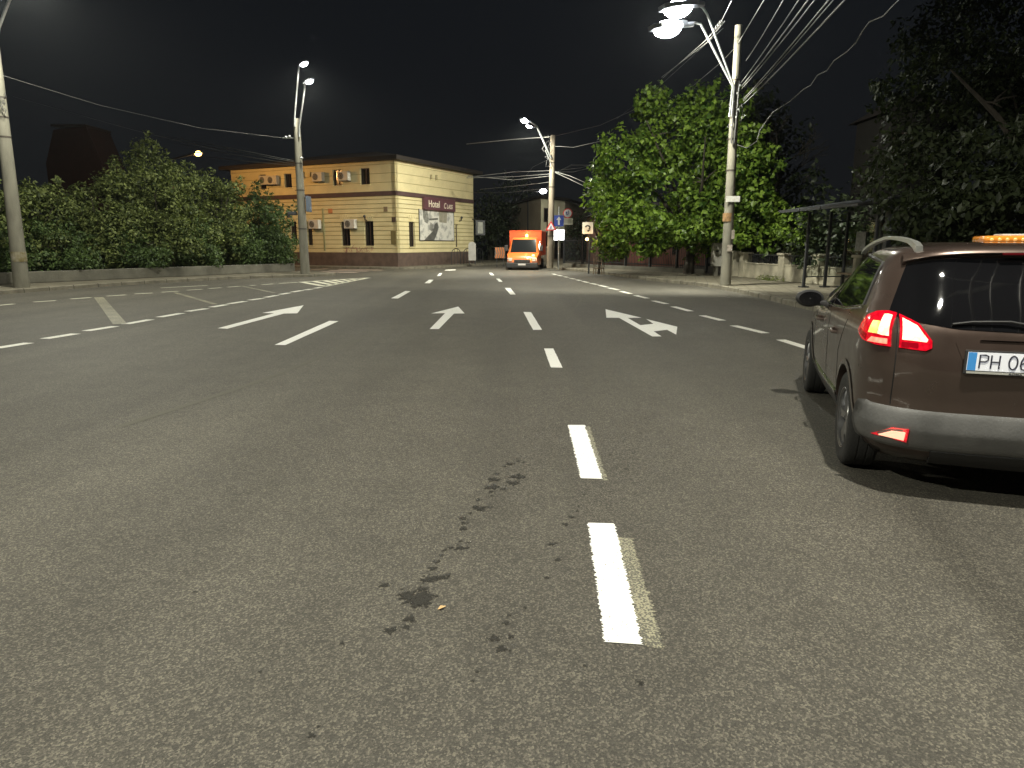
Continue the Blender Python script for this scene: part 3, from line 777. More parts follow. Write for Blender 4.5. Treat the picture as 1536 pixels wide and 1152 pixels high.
# walls with real window openings and grooves
band_z = {}
def wall(d, W, L, holes, zb0, zb1):
    """yellow wall made of horizontal courses with recessed joints, cut around the openings"""
    m = MB()
    def slab(x0, x1, z0, z1, out, back=-.3):
        cuts = sorted({x0, x1} | {min(max(h, x0), x1) for H in holes for h in (H[0], H[2])})
        zc = sorted({z0, z1} | {min(max(h, z0), z1) for H in holes for h in (H[1], H[3])})
        for i in range(len(zc) - 1):
            run = None
            for j in range(len(cuts) - 1):
                cx, cz = (cuts[j] + cuts[j + 1]) / 2, (zc[i] + zc[i + 1]) / 2
                hole = any(H[0] < cx < H[2] and H[1] < cz < H[3] for H in holes)
                if hole or cuts[j + 1] - cuts[j] < 1e-6: 
                    if run is not None: m.box((run + cuts[j]) / 2, cz, (out + back) / 2, cuts[j] - run, zc[i + 1] - zc[i], out - back, M=W); run = None
                elif run is None: run = cuts[j]
            if run is not None: m.box((run + cuts[-1]) / 2, cz, (out + back) / 2, cuts[-1] - run, zc[i + 1] - zc[i], out - back, M=W)
    z = 1.0
    while z < zb0 - .02:
        z1 = min(z + .28, zb0); slab(0, L, z + .0, z1 - .042, 0.0); m.cur = 1; slab(0, L, z1 - .042, z1, -.05); m.cur = 0; z = z1
    z = zb1
    while z < HH - .02:
        z1 = min(z + .55, HH); slab(0, L, z, z1 - .03, 0.0); m.cur = 1; slab(0, L, z1 - .03, z1, -.03); m.cur = 0; z = z1
    return m.build("wall", [yellow, joint_m], hotel, world=True)
_, zb1 = on_wall(594, 286.0, dR); _, zb0 = on_wall(594, 292.6, dR)
def rect(u0, v0, u1, v1, d):
    a = on_wall(u0, v0, d); b = on_wall(u1, v1, d); c_ = on_wall(u0, v1, d); e_ = on_wall(u1, v0, d)
    xs = sorted((a[0], b[0])); return (xs[0], (b[1] + c_[1]) / 2, xs[1], (a[1] + e_[1]) / 2)
def z5(u, v): return 360 + u / 6.4, 230 + v / 6.4
def z3(u, v): return 590 + u / 8.23, 270 + v / 8.23
Lw = [(478, 655, 552, 882), (637, 655, 700, 882), (965, 655, 1062, 888), (1190, 650, 1288, 888)]
Lu = [(180, 205, 255, 345), (422, 195, 500, 330), (600, 180, 622, 235), (668, 180, 692, 225), (888, 155, 985, 310), (1150, 140, 1248, 300)]
holesL = [rect(*z5(a, b), *z5(c, d_), dL) for a, b, c, d_ in Lw]
up = [rect(*z5(a, b), *z5(c, d_), dL) for a, b, c, d_ in Lu]
holesL += [(a, b, c, min(d_, HH - .25)) for a, b, c, d_ in up]
Rw = [(192, 515, 274, 825), (768, 552, 806, 827)]
holesR = [rect(*z3(a, b), *z3(c, d_), dR) for a, b, c, d_ in Rw]
holesR += [rect(645, 262, 648.5, 269, dR), rect(653, 262.5, 656.5, 270, dR)]
wall(dL, WL, LL, holesL, zb0, zb1)
wall(dR, WR, LR, holesR, zb0, zb1)
m = MB(); 
for W, L in ((WL, LL), (WR, LR)): m.box(L / 2, (zb0 + zb1) / 2, -.12, L + .06, zb1 - zb0, .3, M=W)
m.build("string_course", maroon, hotel, world=True)
m = MB()
for W, L in ((WL, LL), (WR, LR)): m.box(L / 2, .56, -.125, L + .08, 1.12 - .24, .35, M=W)
m.build("plinth", plinth_m, hotel, world=True)
# far sides
m = MB(); cc = HC + dR * LR; m.add([HC + dL * LL, HC + dL * LL + dR * LR, HC + dR * LR, HC + dL * LL + Vector((0, 0, HH)), HC + dL * LL + dR * LR + Vector((0, 0, HH)), HC + dR * LR + Vector((0, 0, HH))],
        [(0, 1, 4, 3), (1, 2, 5, 4)]); m.build("rear_wall", yellow, hotel, world=True)
# roof: overhanging eaves, low hip
ov = .55
def HP(x, y, z): return HC + dL * x + dR * y + Vector((0, 0, z))
e = [HP(-ov, -ov, HH), HP(LL + ov, -ov, HH), HP(LL + ov, LR + ov, HH), HP(-ov, LR + ov, HH)]
m = MB(); m.add([p + Vector((0, 0, -.10)) for p in e] + [p + Vector((0, 0, .14)) for p in e], [(0, 1, 2, 3), (0, 1, 5, 4), (1, 2, 6, 5), (2, 3, 7, 6), (3, 0, 4, 7)])
m.build("eaves", soffit_m, hotel, world=True)
rd = [HP(LR * .5, LR * .5, HH + 1.25), HP(LL - LR * .5, LR * .5, HH + 1.25)]
e2 = [p + Vector((0, 0, .144)) for p in e]
m = MB(); m.add(e2 + rd, [(0, 1, 5, 4), (1, 2, 5), (2, 3, 4, 5), (3, 0, 4)]); m.build("roof", roof_m, hotel, world=True)
def window(W, H, k):
    x0, z0, x1, z1 = H
    f = MB(); t = .05; 
    for (cx, cz, dx, dz) in ((x0 + t / 2, (z0 + z1) / 2, t, z1 - z0), (x1 - t / 2, (z0 + z1) / 2, t, z1 - z0), ((x0 + x1) / 2, z0 + t / 2, x1 - x0 - 2 * t, t), ((x0 + x1) / 2, z1 - t / 2, x1 - x0 - 2 * t, t), ((x0 + x1) / 2, (z0 + z1) / 2, .035, z1 - z0 - 2 * t)):
        if dx > 0 and dz > 0: f.box(cx, cz, -.17, dx, dz, .06, M=W)
    fo = f.build("window", win_frame, hotel, world=True)
    g = MB(); g.box((x0 + x1) / 2, (z0 + z1) / 2, -.19, x1 - x0, z1 - z0, .01, M=W); g.build("pane", win_glass, fo, world=True)
    s_ = MB(); s_.box((x0 + x1) / 2, z0 - .03, .02, x1 - x0 + .1, .06, .1, M=W); s_.build("sill", yellow, fo, world=True)
for H in holesL: window(WL, H, 0)
for H in holesR: window(WR, H, 0)
# flared lintels over ground floor windows
for W, hs in ((WL, holesL[:4]), (WR, holesR[:2])):
    for (x0, z0, x1, z1) in hs:
        m = MB()
        xc = (x0 + x1) / 2; n = 5
        for i in range(n):
            a = (i - (n - 1) / 2) * R(17); w = .045
            b0 = Vector((xc + (i - 2) * .1, z1 + .03)); b1 = b0 + Vector((math.sin(a), math.cos(a))) * .42
            q = Vector((math.cos(a), -math.sin(a)))
            m.prism([tuple(b0 - q * w * .7), tuple(b1 - q * w * 1.4), tuple(b1 + q * w * 1.4), tuple(b0 + q * w * .7)], .002, .022, W)
        m.build("lintel_fan", yellow, hotel, world=True)
# downpipe, meter boxes, shutter door
m = MB(); x, z = on_wall(*z5(800, 530), dL); x2, z2 = on_wall(*z5(815, 990), dL); m.box((x + x2) / 2, (z + 1.1) / 2, .04, .07, z - 1.1, .07, M=WL)
m.build("downpipe", mat("green_pipe", (0.28, .27, .13), .6), hotel, world=True)
m = MB(); a = rect(*z5(1450, 745), *z5(1520, 875), dL); a = (max(a[0], .06), a[1], a[2], a[3]); m.box((a[0] + a[2]) / 2, (a[1] + a[3]) / 2, .02, a[2] - a[0], a[3] - a[1], .05, M=WL)
m.build("meter_cupboard", mat("olive_panel", (0.16, .13, .05), .6, var=.1), hotel, world=True)
for (r_, c_, nm) in (((1460, 612, 1497, 660), (0.06, .04, .03), "vent_box"), ((1382, 512, 1420, 560), (0.2, .15, .09), "vent_box"), ((850, 532, 890, 575), (0.50, .20, .08), "small_notice")):
    a = rect(*z5(r_[0], r_[1]), *z5(r_[2], r_[3]), dL); m = MB(); m.box((a[0] + a[2]) / 2, (a[1] + a[3]) / 2, .03, a[2] - a[0], a[3] - a[1], .05, M=WL); m.build(nm, mat("box_%g" % c_[0], c_, .6), hotel, world=True)
# wall lamp brackets (dark)
for (W, d_, (u, v)) in ((WL, dL, z5(1218, 625)), (WR, dR, z3(808, 485))):
    x, z = on_wall(u, v, d_); m = MB()
    m.tube([W @ Vector((x, z - .12, .0)), W @ Vector((x, z - .1, .2)), W @ Vector((x, z + .12, .25))], .035, 8); m.ball(W @ Vector((x, z + .12, .25)), .09); m.build("wall_floodlight", dark_metal, hotel, world=True)
# air conditioners
acs = [(235, 232, 300, 292), (312, 230, 378, 292), (748, 198, 805, 262), (975, 180, 1070, 262), (706, 648, 782, 716), (1046, 645, 1126, 712)]
fan_m = mat("fan_dark", (0.05, .045, .04), .6)
where = ["leftmost of the hotel's upper row", "second from the left in the hotel's upper row", "in the middle of the hotel's upper row",
         "rightmost of the hotel's upper row, overlapping a window", "left of the hotel's ground floor pair, by the green downpipe", "right of the hotel's ground floor pair, above the graffiti"]
for (a, b, c, d_), wh in zip(acs, where):
    r_ = rect(*z5(a, b), *z5(c, d_), dL); xc, zc = (r_[0] + r_[2]) / 2, (r_[1] + r_[3]) / 2; w, h_ = .86, .58
    if xc > LL - .5: continue
    ac = empty("air_conditioner", WL @ Vector((xc, zc - h_ / 2, .2)), 0, "white air conditioner, " + wh, "air conditioner", "air conditioners on the hotel wall")
    m = MB(); m.bbox(xc, zc, .27, w, h_, .30, .03, M=WL); m.build("casing", ac_white, ac, world=True)
    m = MB(); Mf = WL @ Matrix.Translation((xc + .12, zc, .425)); m.prism(disc(.22, 24), 0, .012, Mf); m.build("fan_opening", fan_m, ac, world=True)
    m = MB(); Mf = WL @ Matrix.Translation((xc + .12, zc, .44))
    for rr in (.07, .14, .21): m.tube([Mf @ Vector((rr * math.cos(t_), rr * math.sin(t_), 0)) for t_ in [k * math.pi / 10 for k in range(21)]], .006, 4, cap=False)
    m.build("fan_grille", ac_white, ac, world=True)
    m = MB(); m.box(xc - .3, zc - h_ / 2 - .03, .2, .04, .04, .4, M=WL); m.box(xc + .3, zc - h_ / 2 - .03, .2, .04, .04, .4, M=WL); m.build("bracket", dark_metal, ac, world=True)
# graffiti on the wall
m = MB(); random.seed(5)
gr = mat("graffiti_spray", (0.36, 0.16, 0.13), .8)
for k in range(11):
    u0 = 1005 + k * 25; v0 = 905 + random.uniform(-12, 25); pts = []
    for q in range(7):
        x, z = on_wall(*z5(u0 + random.uniform(-14, 24), v0 + random.uniform(-20, 48)), dL); pts.append(WL @ Vector((x, z, .006)))
    pp = []
    for i in range(len(pts) - 1):
        for t in (0, .33, .66): pp.append(pts[i].lerp(pts[i + 1], t))
    m.tube(pp, .011, 4)
m.build("graffiti", gr, hotel, world=True)
# hotel sign board and banner
a = rect(*z3(347, 205), *z3(733, 370), dR)
x0, x1 = a[0], a[2]; _, zt = on_wall(*z3(347, 205), dR); _, zb_ = on_wall(*z3(347, 365), dR)
hs = empty("hotel_sign", WR @ Vector((x0, zb_, .05)), 0, "maroon sign board with cream lettering reading Hotel Class on the short wall", "sign")
m = MB(); m.bbox((x0 + x1) / 2, (zt + zb_) / 2, .14, x1 - x0, zt - zb_, .2, .02, M=WR); m.build("board", mat("maroon_board", (0.11, .045, .055), .5, var=.08), hs, world=True)
cream = mat("cream_letters", (0.75, .68, .55), .5)
hgt = zt - zb_
T = WR @ Matrix.Translation((x0 + (x1 - x0) * .115, zb_ + hgt * .24, .243))
text_mesh("lettering", "Hotel", hgt * .76, T, cream, hs, sx=.98, offset=.009, world=True)
T = WR @ Matrix.Translation((x0 + (x1 - x0) * .60, zb_ + hgt * .22, .243))
text_mesh("lettering", "C", hgt * .62, T, cream, hs, sx=.82, offset=.007, shear=.2, world=True)
T = WR @ Matrix.Translation((x0 + (x1 - x0) * .70, zb_ + hgt * .22, .243))
text_mesh("lettering", "LASS", hgt * .48, T, cream, hs, sx=.92, offset=.007, shear=.2, world=True)
a = rect(*z3(312, 375), *z3(742, 742), dR); _, zt = on_wall(*z3(300, 362), dR); _, zb_ = on_wall(*z3(312, 742), dR)
bn = mat("photo_banner", (0.5, .5, .46), .6)
nt = bn.node_tree; b_ = nt.nodes["Principled BSDF"]; tcn = nt.nodes.new("ShaderNodeTexCoord"); ns = nt.nodes.new("ShaderNodeTexNoise"); ns.inputs["Scale"].default_value = 2.6; ns.inputs["Detail"].default_value = 6
nt.links.new(tcn.outputs["Object"], ns.inputs["Vector"]); rr_ = nt.nodes.new("ShaderNodeValToRGB")
rr_.color_ramp.elements[0].position = .38; rr_.color_ramp.elements[0].color = (.36, .36, .34, 1); rr_.color_ramp.elements[1].position = .52; rr_.color_ramp.elements[1].color = (.66, .65, .60, 1)
nt.links.new(ns.outputs["Fac"], rr_.inputs[0]); nt.links.new(rr_.outputs[0], b_.inputs["Base Color"])
bo = empty("photo_banner", WR @ Vector((a[0], zb_, .03)), 0, "large grey and white photo banner hung below the maroon board", "banner")
w_, h_ = a[2] - a[0], zt - zb_
m = MB(); m.box((a[0] + a[2]) / 2, (zt + zb_) / 2, .03, w_, h_, .03, M=WR); m.build("panel", bn, bo, world=True)
def bpoly(name, pts, mt, z): 
    m = MB(); m.prism([(a[0] + w_ * p[0], zb_ + h_ * p[1]) for p in pts], z, z + .004, WR); m.build(name, mt, bo, world=True)
bpoly("dark_path", [(.12, .0), (.40, .0), (.48, .22), (.54, .45), (.50, .62), (.42, .55), (.36, .30), (.24, .16)], mat("banner_dark", (.10, .10, .09), .6, var=.3, vscale=4), .047)
bpoly("foliage_shape", [(.10, .98), (.22, .98), (.26, .70), (.22, .55), (.14, .60), (.10, .75)], mat("banner_mid", (.22, .22, .20), .6, var=.5, vscale=7), .0475)
bpoly("grey_block", [(.56, .62), (.78, .60), (.80, .98), (.55, .98)], mat("banner_tan", (.30, .28, .22), .6, var=.2, vscale=3), .048)
bpoly("foliage_shape", [(.26, .72), (.52, .76), (.52, .70), (.27, .66)], MATS["banner_dark"], .0485)
bpoly("foliage_shape", [(.27, .34), (.36, .30), (.40, .52), (.30, .60)], MATS["banner_mid"], .049)
m = MB()
for q in ((a[0] - .02, (zt + zb_) / 2, .035, h_ + .07), (a[2] + .02, (zt + zb_) / 2, .035, h_ + .07)): m.box(q[0], q[1], .04, q[2], q[3], .05, M=WR)
m.box((a[0] + a[2]) / 2, zb_ - .02, .04, w_, .035, .05, M=WR); m.build("frame", dark_metal, bo, world=True)
# hanging lantern sign at the hotel end
c = WR @ Vector((LR - .2, 2.75, .7)); hl = empty("hanging_sign", c, 0, "dark framed hanging sign with a pale panel at the far end of the hotel wall", "sign")
Mh = facing(c, .15)
m = MB(); m.prism([(-.36, -.55), (.36, -.55), (.36, .55), (-.36, .55)], -.1, 0, Mh); m.tube([c + Vector((0, 0, .62)), WR @ Vector((LR - .2, 3.37, 0))], .03); m.build("frame", dark_metal, hl, world=True)
m = MB(); m.prism([(-.2, -.42), (.2, -.42), (.2, .42), (-.2, .42)], .002, .012, Mh); m.build("panel", mat("dull_panel", (.3, .31, .28), .6, var=.3, vscale=4), hl, world=True)
# white rounded board standing at the end of the wall
c = G(708.5, 397.2, KH); Mh = facing(c)
wb = empty("standing_board", c, 0, "narrow white board with a rounded top standing past the end of the hotel wall", "board")
m = MB(); m.prism([(-.26, .3), (.26, .3), (.26, 1.35)] + [(.26 * math.cos(t), 1.35 + .22 * math.sin(t)) for t in [R(q) for q in range(20, 180, 20)]] + [(-.26, 1.35)], 0, .05, Mh); m.build("panel", mat("board_white", (.34, .33, .31), .6, var=.1), wb, world=True)
m = MB(); m.box(-.2, .15, .02, .05, .3, .04, M=Mh); m.box(.2, .15, .02, .05, .3, .04, M=Mh); m.build("leg", dark_metal, wb, world=True)
# arched metal railings along the wall
for k, (u, w) in enumerate(((666, 13), (684, 12), (701, 11))):
    xk, _ = on_wall(u, 385, dR); B = WR @ Vector((xk, KH, 1.0)); 
    rl = empty("arched_railing", B, 0, "low dark arched railing on the hotel pavement, " + ("nearest of the three", "middle of the three", "farthest of the three")[k], "railing", "arched railings by the hotel wall")
    Mr = WR @ Matrix.Translation((xk, KH, 1.0)); m = MB(); hw = .62
    m.tube([Mr @ Vector((-hw, 0, 0)), Mr @ Vector((-hw, .75, 0))] + [Mr @ Vector((-hw * math.cos(t), .75 + .35 * math.sin(t), 0)) for t in [R(q) for q in range(15, 180, 15)]] + [Mr @ Vector((hw, .75, 0)), Mr @ Vector((hw, 0, 0))], .025, 8)
    for q in (-.2, .2): m.tube([Mr @ Vector((q, 0, 0)), Mr @ Vector((q, 1.08, 0))], .014, 6)
    m.tube([Mr @ Vector((-hw, .75, 0)), Mr @ Vector((hw, .75, 0))], .014, 6)
    m.build("frame", dark_metal, rl, world=True)
# ---------------------------------------------------------------- orange van
van_or = mat("van_orange_paint", (0.70, 0.16, 0.035), 0.35, coat=.5)
van_red = mat("van_box_panel", (0.74, 0.085, 0.025), 0.45, var=.05, vscale=2)
van_frame = mat("van_box_trim", (0.62, 0.09, 0.03), 0.4)
rubber = mat("tyre_rubber", (0.018, 0.018, 0.018), 0.8, bump=.3, bscale=60)
plastic = mat("black_plastic", (0.03, 0.03, 0.032), 0.55)
glass_v = mat("van_glass", (0.010, 0.012, 0.014), 0.06, spec=.8)
chrome = mat("chrome", (0.75, 0.75, 0.75), 0.12, 1.0)
vp = G(783, 405.2)
van = empty("delivery_van", vp, R(-98), "orange box van facing the camera with a glowing amber beacon on its cab roof", "van")
W2 = .96
def sect(m, rings):
    k = len(m.v); n = len(rings[0])
    for r_ in rings: m.v += [tuple(p) for p in r_]
    for i in range(len(rings) - 1):
        for j in range(n - 1): m.f.append((k + i * n + j, k + i * n + j + 1, k + (i + 1) * n + j + 1, k + (i + 1) * n + j)); m.mi.append(m.cur)
def cab_ring(x, zt, w, wt, zb=.30):
    h = []
    for y, z in ((w, zb), (w + .01, zb + .3), (w, min(zt, 1.08)), (wt, zt - .12 if zt > 1.25 else zt - .04), (wt * .9, zt), (0, zt + .03)):
        h.append((x, y, z))
    return h + [(x, -y, z) for (x, y, z) in reversed(h[:-1])]
m = MB()
rings = [cab_ring(0.0, .48, .74, .68), cab_ring(-.05, .72, .86, .78), cab_ring(-.20, .86, .93, .84), cab_ring(-.60, .98, W2, .88), cab_ring(-.64, 1.00, W2, .88),
         cab_ring(-1.15, 1.82, W2, .80), cab_ring(-1.3, 1.92, W2, .80), cab_ring(-1.9, 1.95, W2, .82)]
sect(m, rings); m.add(rings[0], [tuple(range(len(rings[0])))]); m.add(rings[-1], [tuple(range(len(rings[-1])))])
cab = m.build("cab", van_or, van, smooth=38)
m = MB(); m.add([(-.67, .80, 1.04), (-.67, -.80, 1.04), (-1.13, -.72, 1.79), (-1.13, .72, 1.79)], [(0, 1, 2, 3)])
for i in range(4): x, y, z = m.v[i]; m.v[i] = (x + .028, y, z + .03)
m.v += [(x - .02, y, z - .02) for x, y, z in m.v[:4]]; m.f += [(4, 5, 6, 7)] + [(i, (i + 1) % 4, 4 + (i + 1) % 4, 4 + i) for i in range(4)]; m.mi += [0] * 5
m.build("windscreen", glass_v, van)
for s in (1, -1):
    m = MB(); m.prism([(-.85, 1.15), (-1.65, 1.15), (-1.65, 1.72), (-1.22, 1.72)], 0, .02, Matrix(((1, 0, 0, 0), (0, 0, s, s * .93), (0, 1, 0, 0), (0, 0, 0, 1)))); m.build("side_window", glass_v, van)
    m = MB(); m.bbox(-.78, s * 1.08, 1.30, .14, .2, .36, .04); m.tube([(-.8, s * .9, 1.2), (-.78, s * 1.05, 1.2)], .03); m.build("side_mirror", plastic, van)
    m = MB(); m.prism([(-.10, .50), (-.04, .74), (-.35, .90), (-.45, .72)], 0, .03, Matrix(((1, 0, 0, .015), (0, 0, s, s * .86), (0, 1, 0, -.05), (0, 0, 0, 1))))
    m.bbox(-.02, s * .72, .62, .09, .22, .20, .03)
    lit = mat("van_headlight_glass", (.55, .55, .5), .2)
    m.build("headlight", lit, van)
m = MB(); m.bbox(.02, 0, .55, .10, .98, .17, .05); gl = m.build("grille", plastic, van)
m = MB()
for k in range(4): m.box(.075, 0, .49 + .04 * k, .01, .9, .012)
m.build("grille_slat", mat("grille_grey", (.10, .10, .10), .4), gl)
m = MB(); m.bbox(-.06, 0, .29, .30, 1.92, .34, .08); m.bbox(.03, 0, .36, .12, 1.3, .08, .03)
m.build("bumper", plastic, van)
m = MB(); m.box(.095, 0, .34, .01, .46, .10); m.build("licence_plate", mat("plate_dull", (.55, .55, .55), .5), van)
m = MB(); m.bbox(-3.3, 0, 1.60, 3.2, 1.98, 1.52, .03); m.build("cargo_box", van_red, van)
m = MB()
for s in (1, -1):
    m.box(-1.70, s * .965, 1.6, .05, .06, 1.56)
m.box(-1.70, 0, 2.335, .05, 1.9, .06); m.build("box_trim", van_frame, van)
m = MB(); m.box(-3.0, 0, .62, 4.2, .9, .22); m.build("chassis", plastic, van)
def van_wheel(x, y):
    m = MB(); Mw = Matrix.Translation((x, y, .32)); m.lathe([(.2, -.1), (.29, -.11), (.32, -.08), (.32, .08), (.29, .11), (.2, .1)], 24, Mw, 'Y')
    t = m.build("tyre", rubber, wh, smooth=40)
    m = MB(); m.lathe([(.001, .06), (.1, .07), (.19, .03), (.21, .09), (.21, -.09), (.19, -.03), (.001, -.06)], 20, Mw, 'Y'); m.build("rim", housing, wh, smooth=30)
for x, y in ((-.72, .84), (-.72, -.84), (-3.7, .84), (-3.7, -.84)):
    wh = empty("wheel"); wh.parent = van; van_wheel(x, y)
amber = mat("amber_beacon", (1, .45, .08), .3, emit=(1, .52, .12), estr=12)
m = MB(); m.lathe([(.001, .0), (.08, 0), (.075, .12), (.04, .16), (.001, .17)], 14, Matrix.Translation((-1.35, .12, 1.98))); bo_ = m.build("beacon", amber, van, smooth=60)
m = MB(); m.bbox(-1.35, -.1, 2.0, .12, .26, .05, .015); m.build("beacon_base", plastic, van)
for loc, en, nm in (((-1.0, .12, 2.2), 26, "beacon_light"), ((.6, .5, 1.35), 9, "beacon_light")):
    l = bpy.data.lights.new(nm, 'POINT'); l.energy = en; l.color = (1, .55, .16); l.shadow_soft_size = .08
    if nm and en == 9: continue
    o = bpy.data.objects.new(nm, l); COL.objects.link(o); o.location = loc; o.parent = van
# lit amber corner lamp on the bonnet edge (its left-hand headlight catches and gives off orange light)
for (y, z, r) in ((.66, .88, .05), (.34, .72, .04)):
    m = MB(); m.ball((.03 if z < .8 else -.16, y, z), (.03, r * 1.6, r)); m.build("flashing_lamp", amber, van, smooth=60)
l = bpy.data.lights.new("flash_light", 'POINT'); l.energy = 24; l.color = (1, .55, .18); l.shadow_soft_size = .06
o = bpy.data.objects.new("flash_light", l); COL.objects.link(o); o.location = (.55, .5, 1.25); o.parent = van

# ---------------------------------------------------------------- parked car
paint = mat("brown_metallic_paint", (0.098, 0.070, 0.059), 0.27, 0.6, coat=1.0)
_pn = paint.node_tree; _pb = _pn.nodes["Principled BSDF"]; _t = _pn.nodes.new("ShaderNodeTexCoord"); _z = _pn.nodes.new("ShaderNodeTexNoise"); _z.inputs["Scale"].default_value = 7; _z.inputs["Detail"].default_value = 8
_r = _pn.nodes.new("ShaderNodeMapRange"); _r.inputs["To Min"].default_value = .20; _r.inputs["To Max"].default_value = .42; _pn.links.new(_t.outputs["Object"], _z.inputs["Vector"]); _pn.links.new(_z.outputs["Fac"], _r.inputs["Value"]); _pn.links.new(_r.outputs[0], _pb.inputs["Roughness"])
grey_pl = mat("grey_bumper_plastic", (0.125, 0.125, 0.125), 0.55, var=.22, vscale=5, bump=.1, bscale=60, detail=7)
dark_pl = mat("dark_underbody", (0.02, 0.02, 0.021), 0.7)
car_glass = mat("tinted_car_glass", (0.006, 0.006, 0.007), 0.03, spec=.75)
seam_m = mat("panel_gap", (0.008, 0.007, 0.007), .8)
wc = G(1256, 692)
CAR_YAW = math.atan2(.94, .303)      # heading away from the camera, towards the right
car = empty("car", (0, 0, 0), CAR_YAW, "brown crossover car with lit tail lamps, silver roof rails and an amber roof light bar", "car")
hx, hy = math.cos(CAR_YAW), math.sin(CAR_YAW)
car.location = (wc.x + hy * .855, wc.y - hx * .855, 0)     # origin: ground under the rear axle centre
car.scale = (1, 1, 1.02)
Zs = [.20, .26, .34, .44, .54, .62, .70, .80, .88, .96, 1.02, 1.07, 1.12, 1.18, 1.26, 1.34, 1.40, 1.44, 1.47, 1.495, 1.51, 1.53]
XR = [-.52, -.64, -.71, -.755, -.765, -.765, -.775, -.785, -.775, -.755, -.738, -.71, -.675, -.63, -.565, -.50, -.46, -.44, -.43, -.41, -.36, -.1]
XF = [3.12, 3.24, 3.30, 3.34, 3.35, 3.33, 3.27, 3.12, 2.95, 2.75, 2.52, 2.32, 2.16, 1.97, 1.74, 1.55, 1.38, 1.26, 1.14, .98, .8, .55]
WD = [.72, .78, .82, .85, .86, .862, .865, .868, .866, .860, .850, .838, .822, .802, .778, .752, .728, .706, .684, .65, .59, .40]
CX = [.34, .40, .44, .46, .47, .47, .46, .45, .43, .41, .39, .38, .38, .38, .36, .34, .32, .30, .30, .28, .24, .2]
def sm(xs, zs, z): return float(np.interp(z, zs, xs))
zz = np.concatenate([np.linspace(.20, 1.0, 40), np.linspace(1.015, 1.44, 32), np.linspace(1.45, 1.53, 14)])
def gs(arr):     # smooth the profile slightly
    dense = np.interp(np.linspace(.15, 1.56, 300), Zs, arr); k = np.exp(-np.linspace(-2, 2, 15) ** 2); k /= k.sum()
    pad = np.pad(dense, 7, mode='edge'); return np.convolve(pad, k, 'valid')
zg = np.linspace(.15, 1.56, 300); gXR, gXF, gWD, gCX = gs(XR), gs(XF), gs(WD), gs(CX)
def outline(z, off=0.0):
    xr, xf, w, cx = (float(np.interp(z, zg, a)) for a in (gXR, gXF, gWD, gCX))
    # waist: shallow crease in the flank and rear haunch
    xr -= off; w += off; cy = cx * 1.15; pts = []
    cfx, cfy = (.75, .62) if z < .95 else (.45, .5)
    cfy = min(cfy, w * .85); cy = min(cy, w * .8); cfx = min(cfx, (xf - xr) * .4)
    bulge = .035
    for t in np.linspace(0, 1, 9)[:-1]:       # rear face, centre to corner
        y = t * (w - cy); pts.append((xr + bulge * (y / max(w, .01)) ** 2, y))
    b0 = bulge * ((w - cy) / max(w, .01)) ** 2
    for t in np.linspace(0, math.pi / 2, 15):
        pts.append((xr + b0 + cx * (1 - math.cos(t) ** .85), (w - cy) + cy * math.sin(t) ** .85))
    x0 = pts[-1][0]; x1 = xf - cfx
    taper = .05 if z < .95 else .11
    for t in np.linspace(0, 1, 30)[1:-1]:
        pts.append((x0 + (x1 - x0) * t, w - taper * max(0, (t - .55) / .45) ** 2 * (1 if z > .95 else .6)))
    yw = pts[-1][1]
    for t in np.linspace(0, math.pi / 2, 14):
        pts.append((x1 + cfx * math.sin(t), (yw - cfy) + cfy * math.cos(t)))
    for t in np.linspace(0, 1, 6)[1:]:
        pts.append((xf, (yw - cfy) * (1 - t)))
    return pts
half = len(outline(.5)); full = 2 * half - 2
m = MB()
for z in zz:
    o_ = outline(z); m.v += [(x, y, z) for x, y in o_] + [(x, -y, z) for x, y in reversed(o_[1:-1])]
for i in range(len(zz) - 1):
    for j in range(full):
        m.f.append((i * full + j, i * full + (j + 1) % full, (i + 1) * full + (j + 1) % full, (i + 1) * full + j)); m.mi.append(0)
k = len(m.v); zt = zz[-1]
m.f.append(tuple((len(zz) - 1) * full + j for j in range(full))); m.mi.append(0)
m.f.append(tuple(j for j in reversed(range(full)))); m.mi.append(0)
body = m.build("body", [paint, dark_pl], car, smooth=55)
# BVH of the uncut body, in car space
bvh = BVHTree.FromPolygons([Vector(v) for v in m.v], [tuple(f) for f in m.f])
def cast(axis, a, b, off):
    """axis 'rear': (y, z) -> surface point; 'left'/'right': (x, z); 'top': (x, y)"""
    if axis == 'rear': o, d = Vector((-3, a, b)), Vector((1, 0, 0))
    elif axis == 'left': o, d = Vector((a, 3, b)), Vector((0, -1, 0))
    elif axis == 'right': o, d = Vector((a, -3, b)), Vector((0, 1, 0))
    elif axis == 'front': o, d = Vector((6, a, b)), Vector((-1, 0, 0))
    elif axis == 'corner':  # a: angle-like coordinate, ray towards the axis of the left rear corner
        ang = a; o = Vector((-.25, .35, b)) - Vector((math.cos(ang), -math.sin(ang), 0)) * 2; d = Vector((math.cos(ang), -math.sin(ang), 0))
    elif axis == 'cornerR':
        ang = a; o = Vector((-.25, -.35, b)) - Vector((math.cos(ang), math.sin(ang), 0)) * 2; d = Vector((math.cos(ang), math.sin(ang), 0))
    else: o, d = Vector((a, b, 4)), Vector((0, 0, -1))
    h, n, _, _ = bvh.ray_cast(o, d)
    if h is None: return None
    if n.dot(d) > 0: n = -n
    return h + n * off
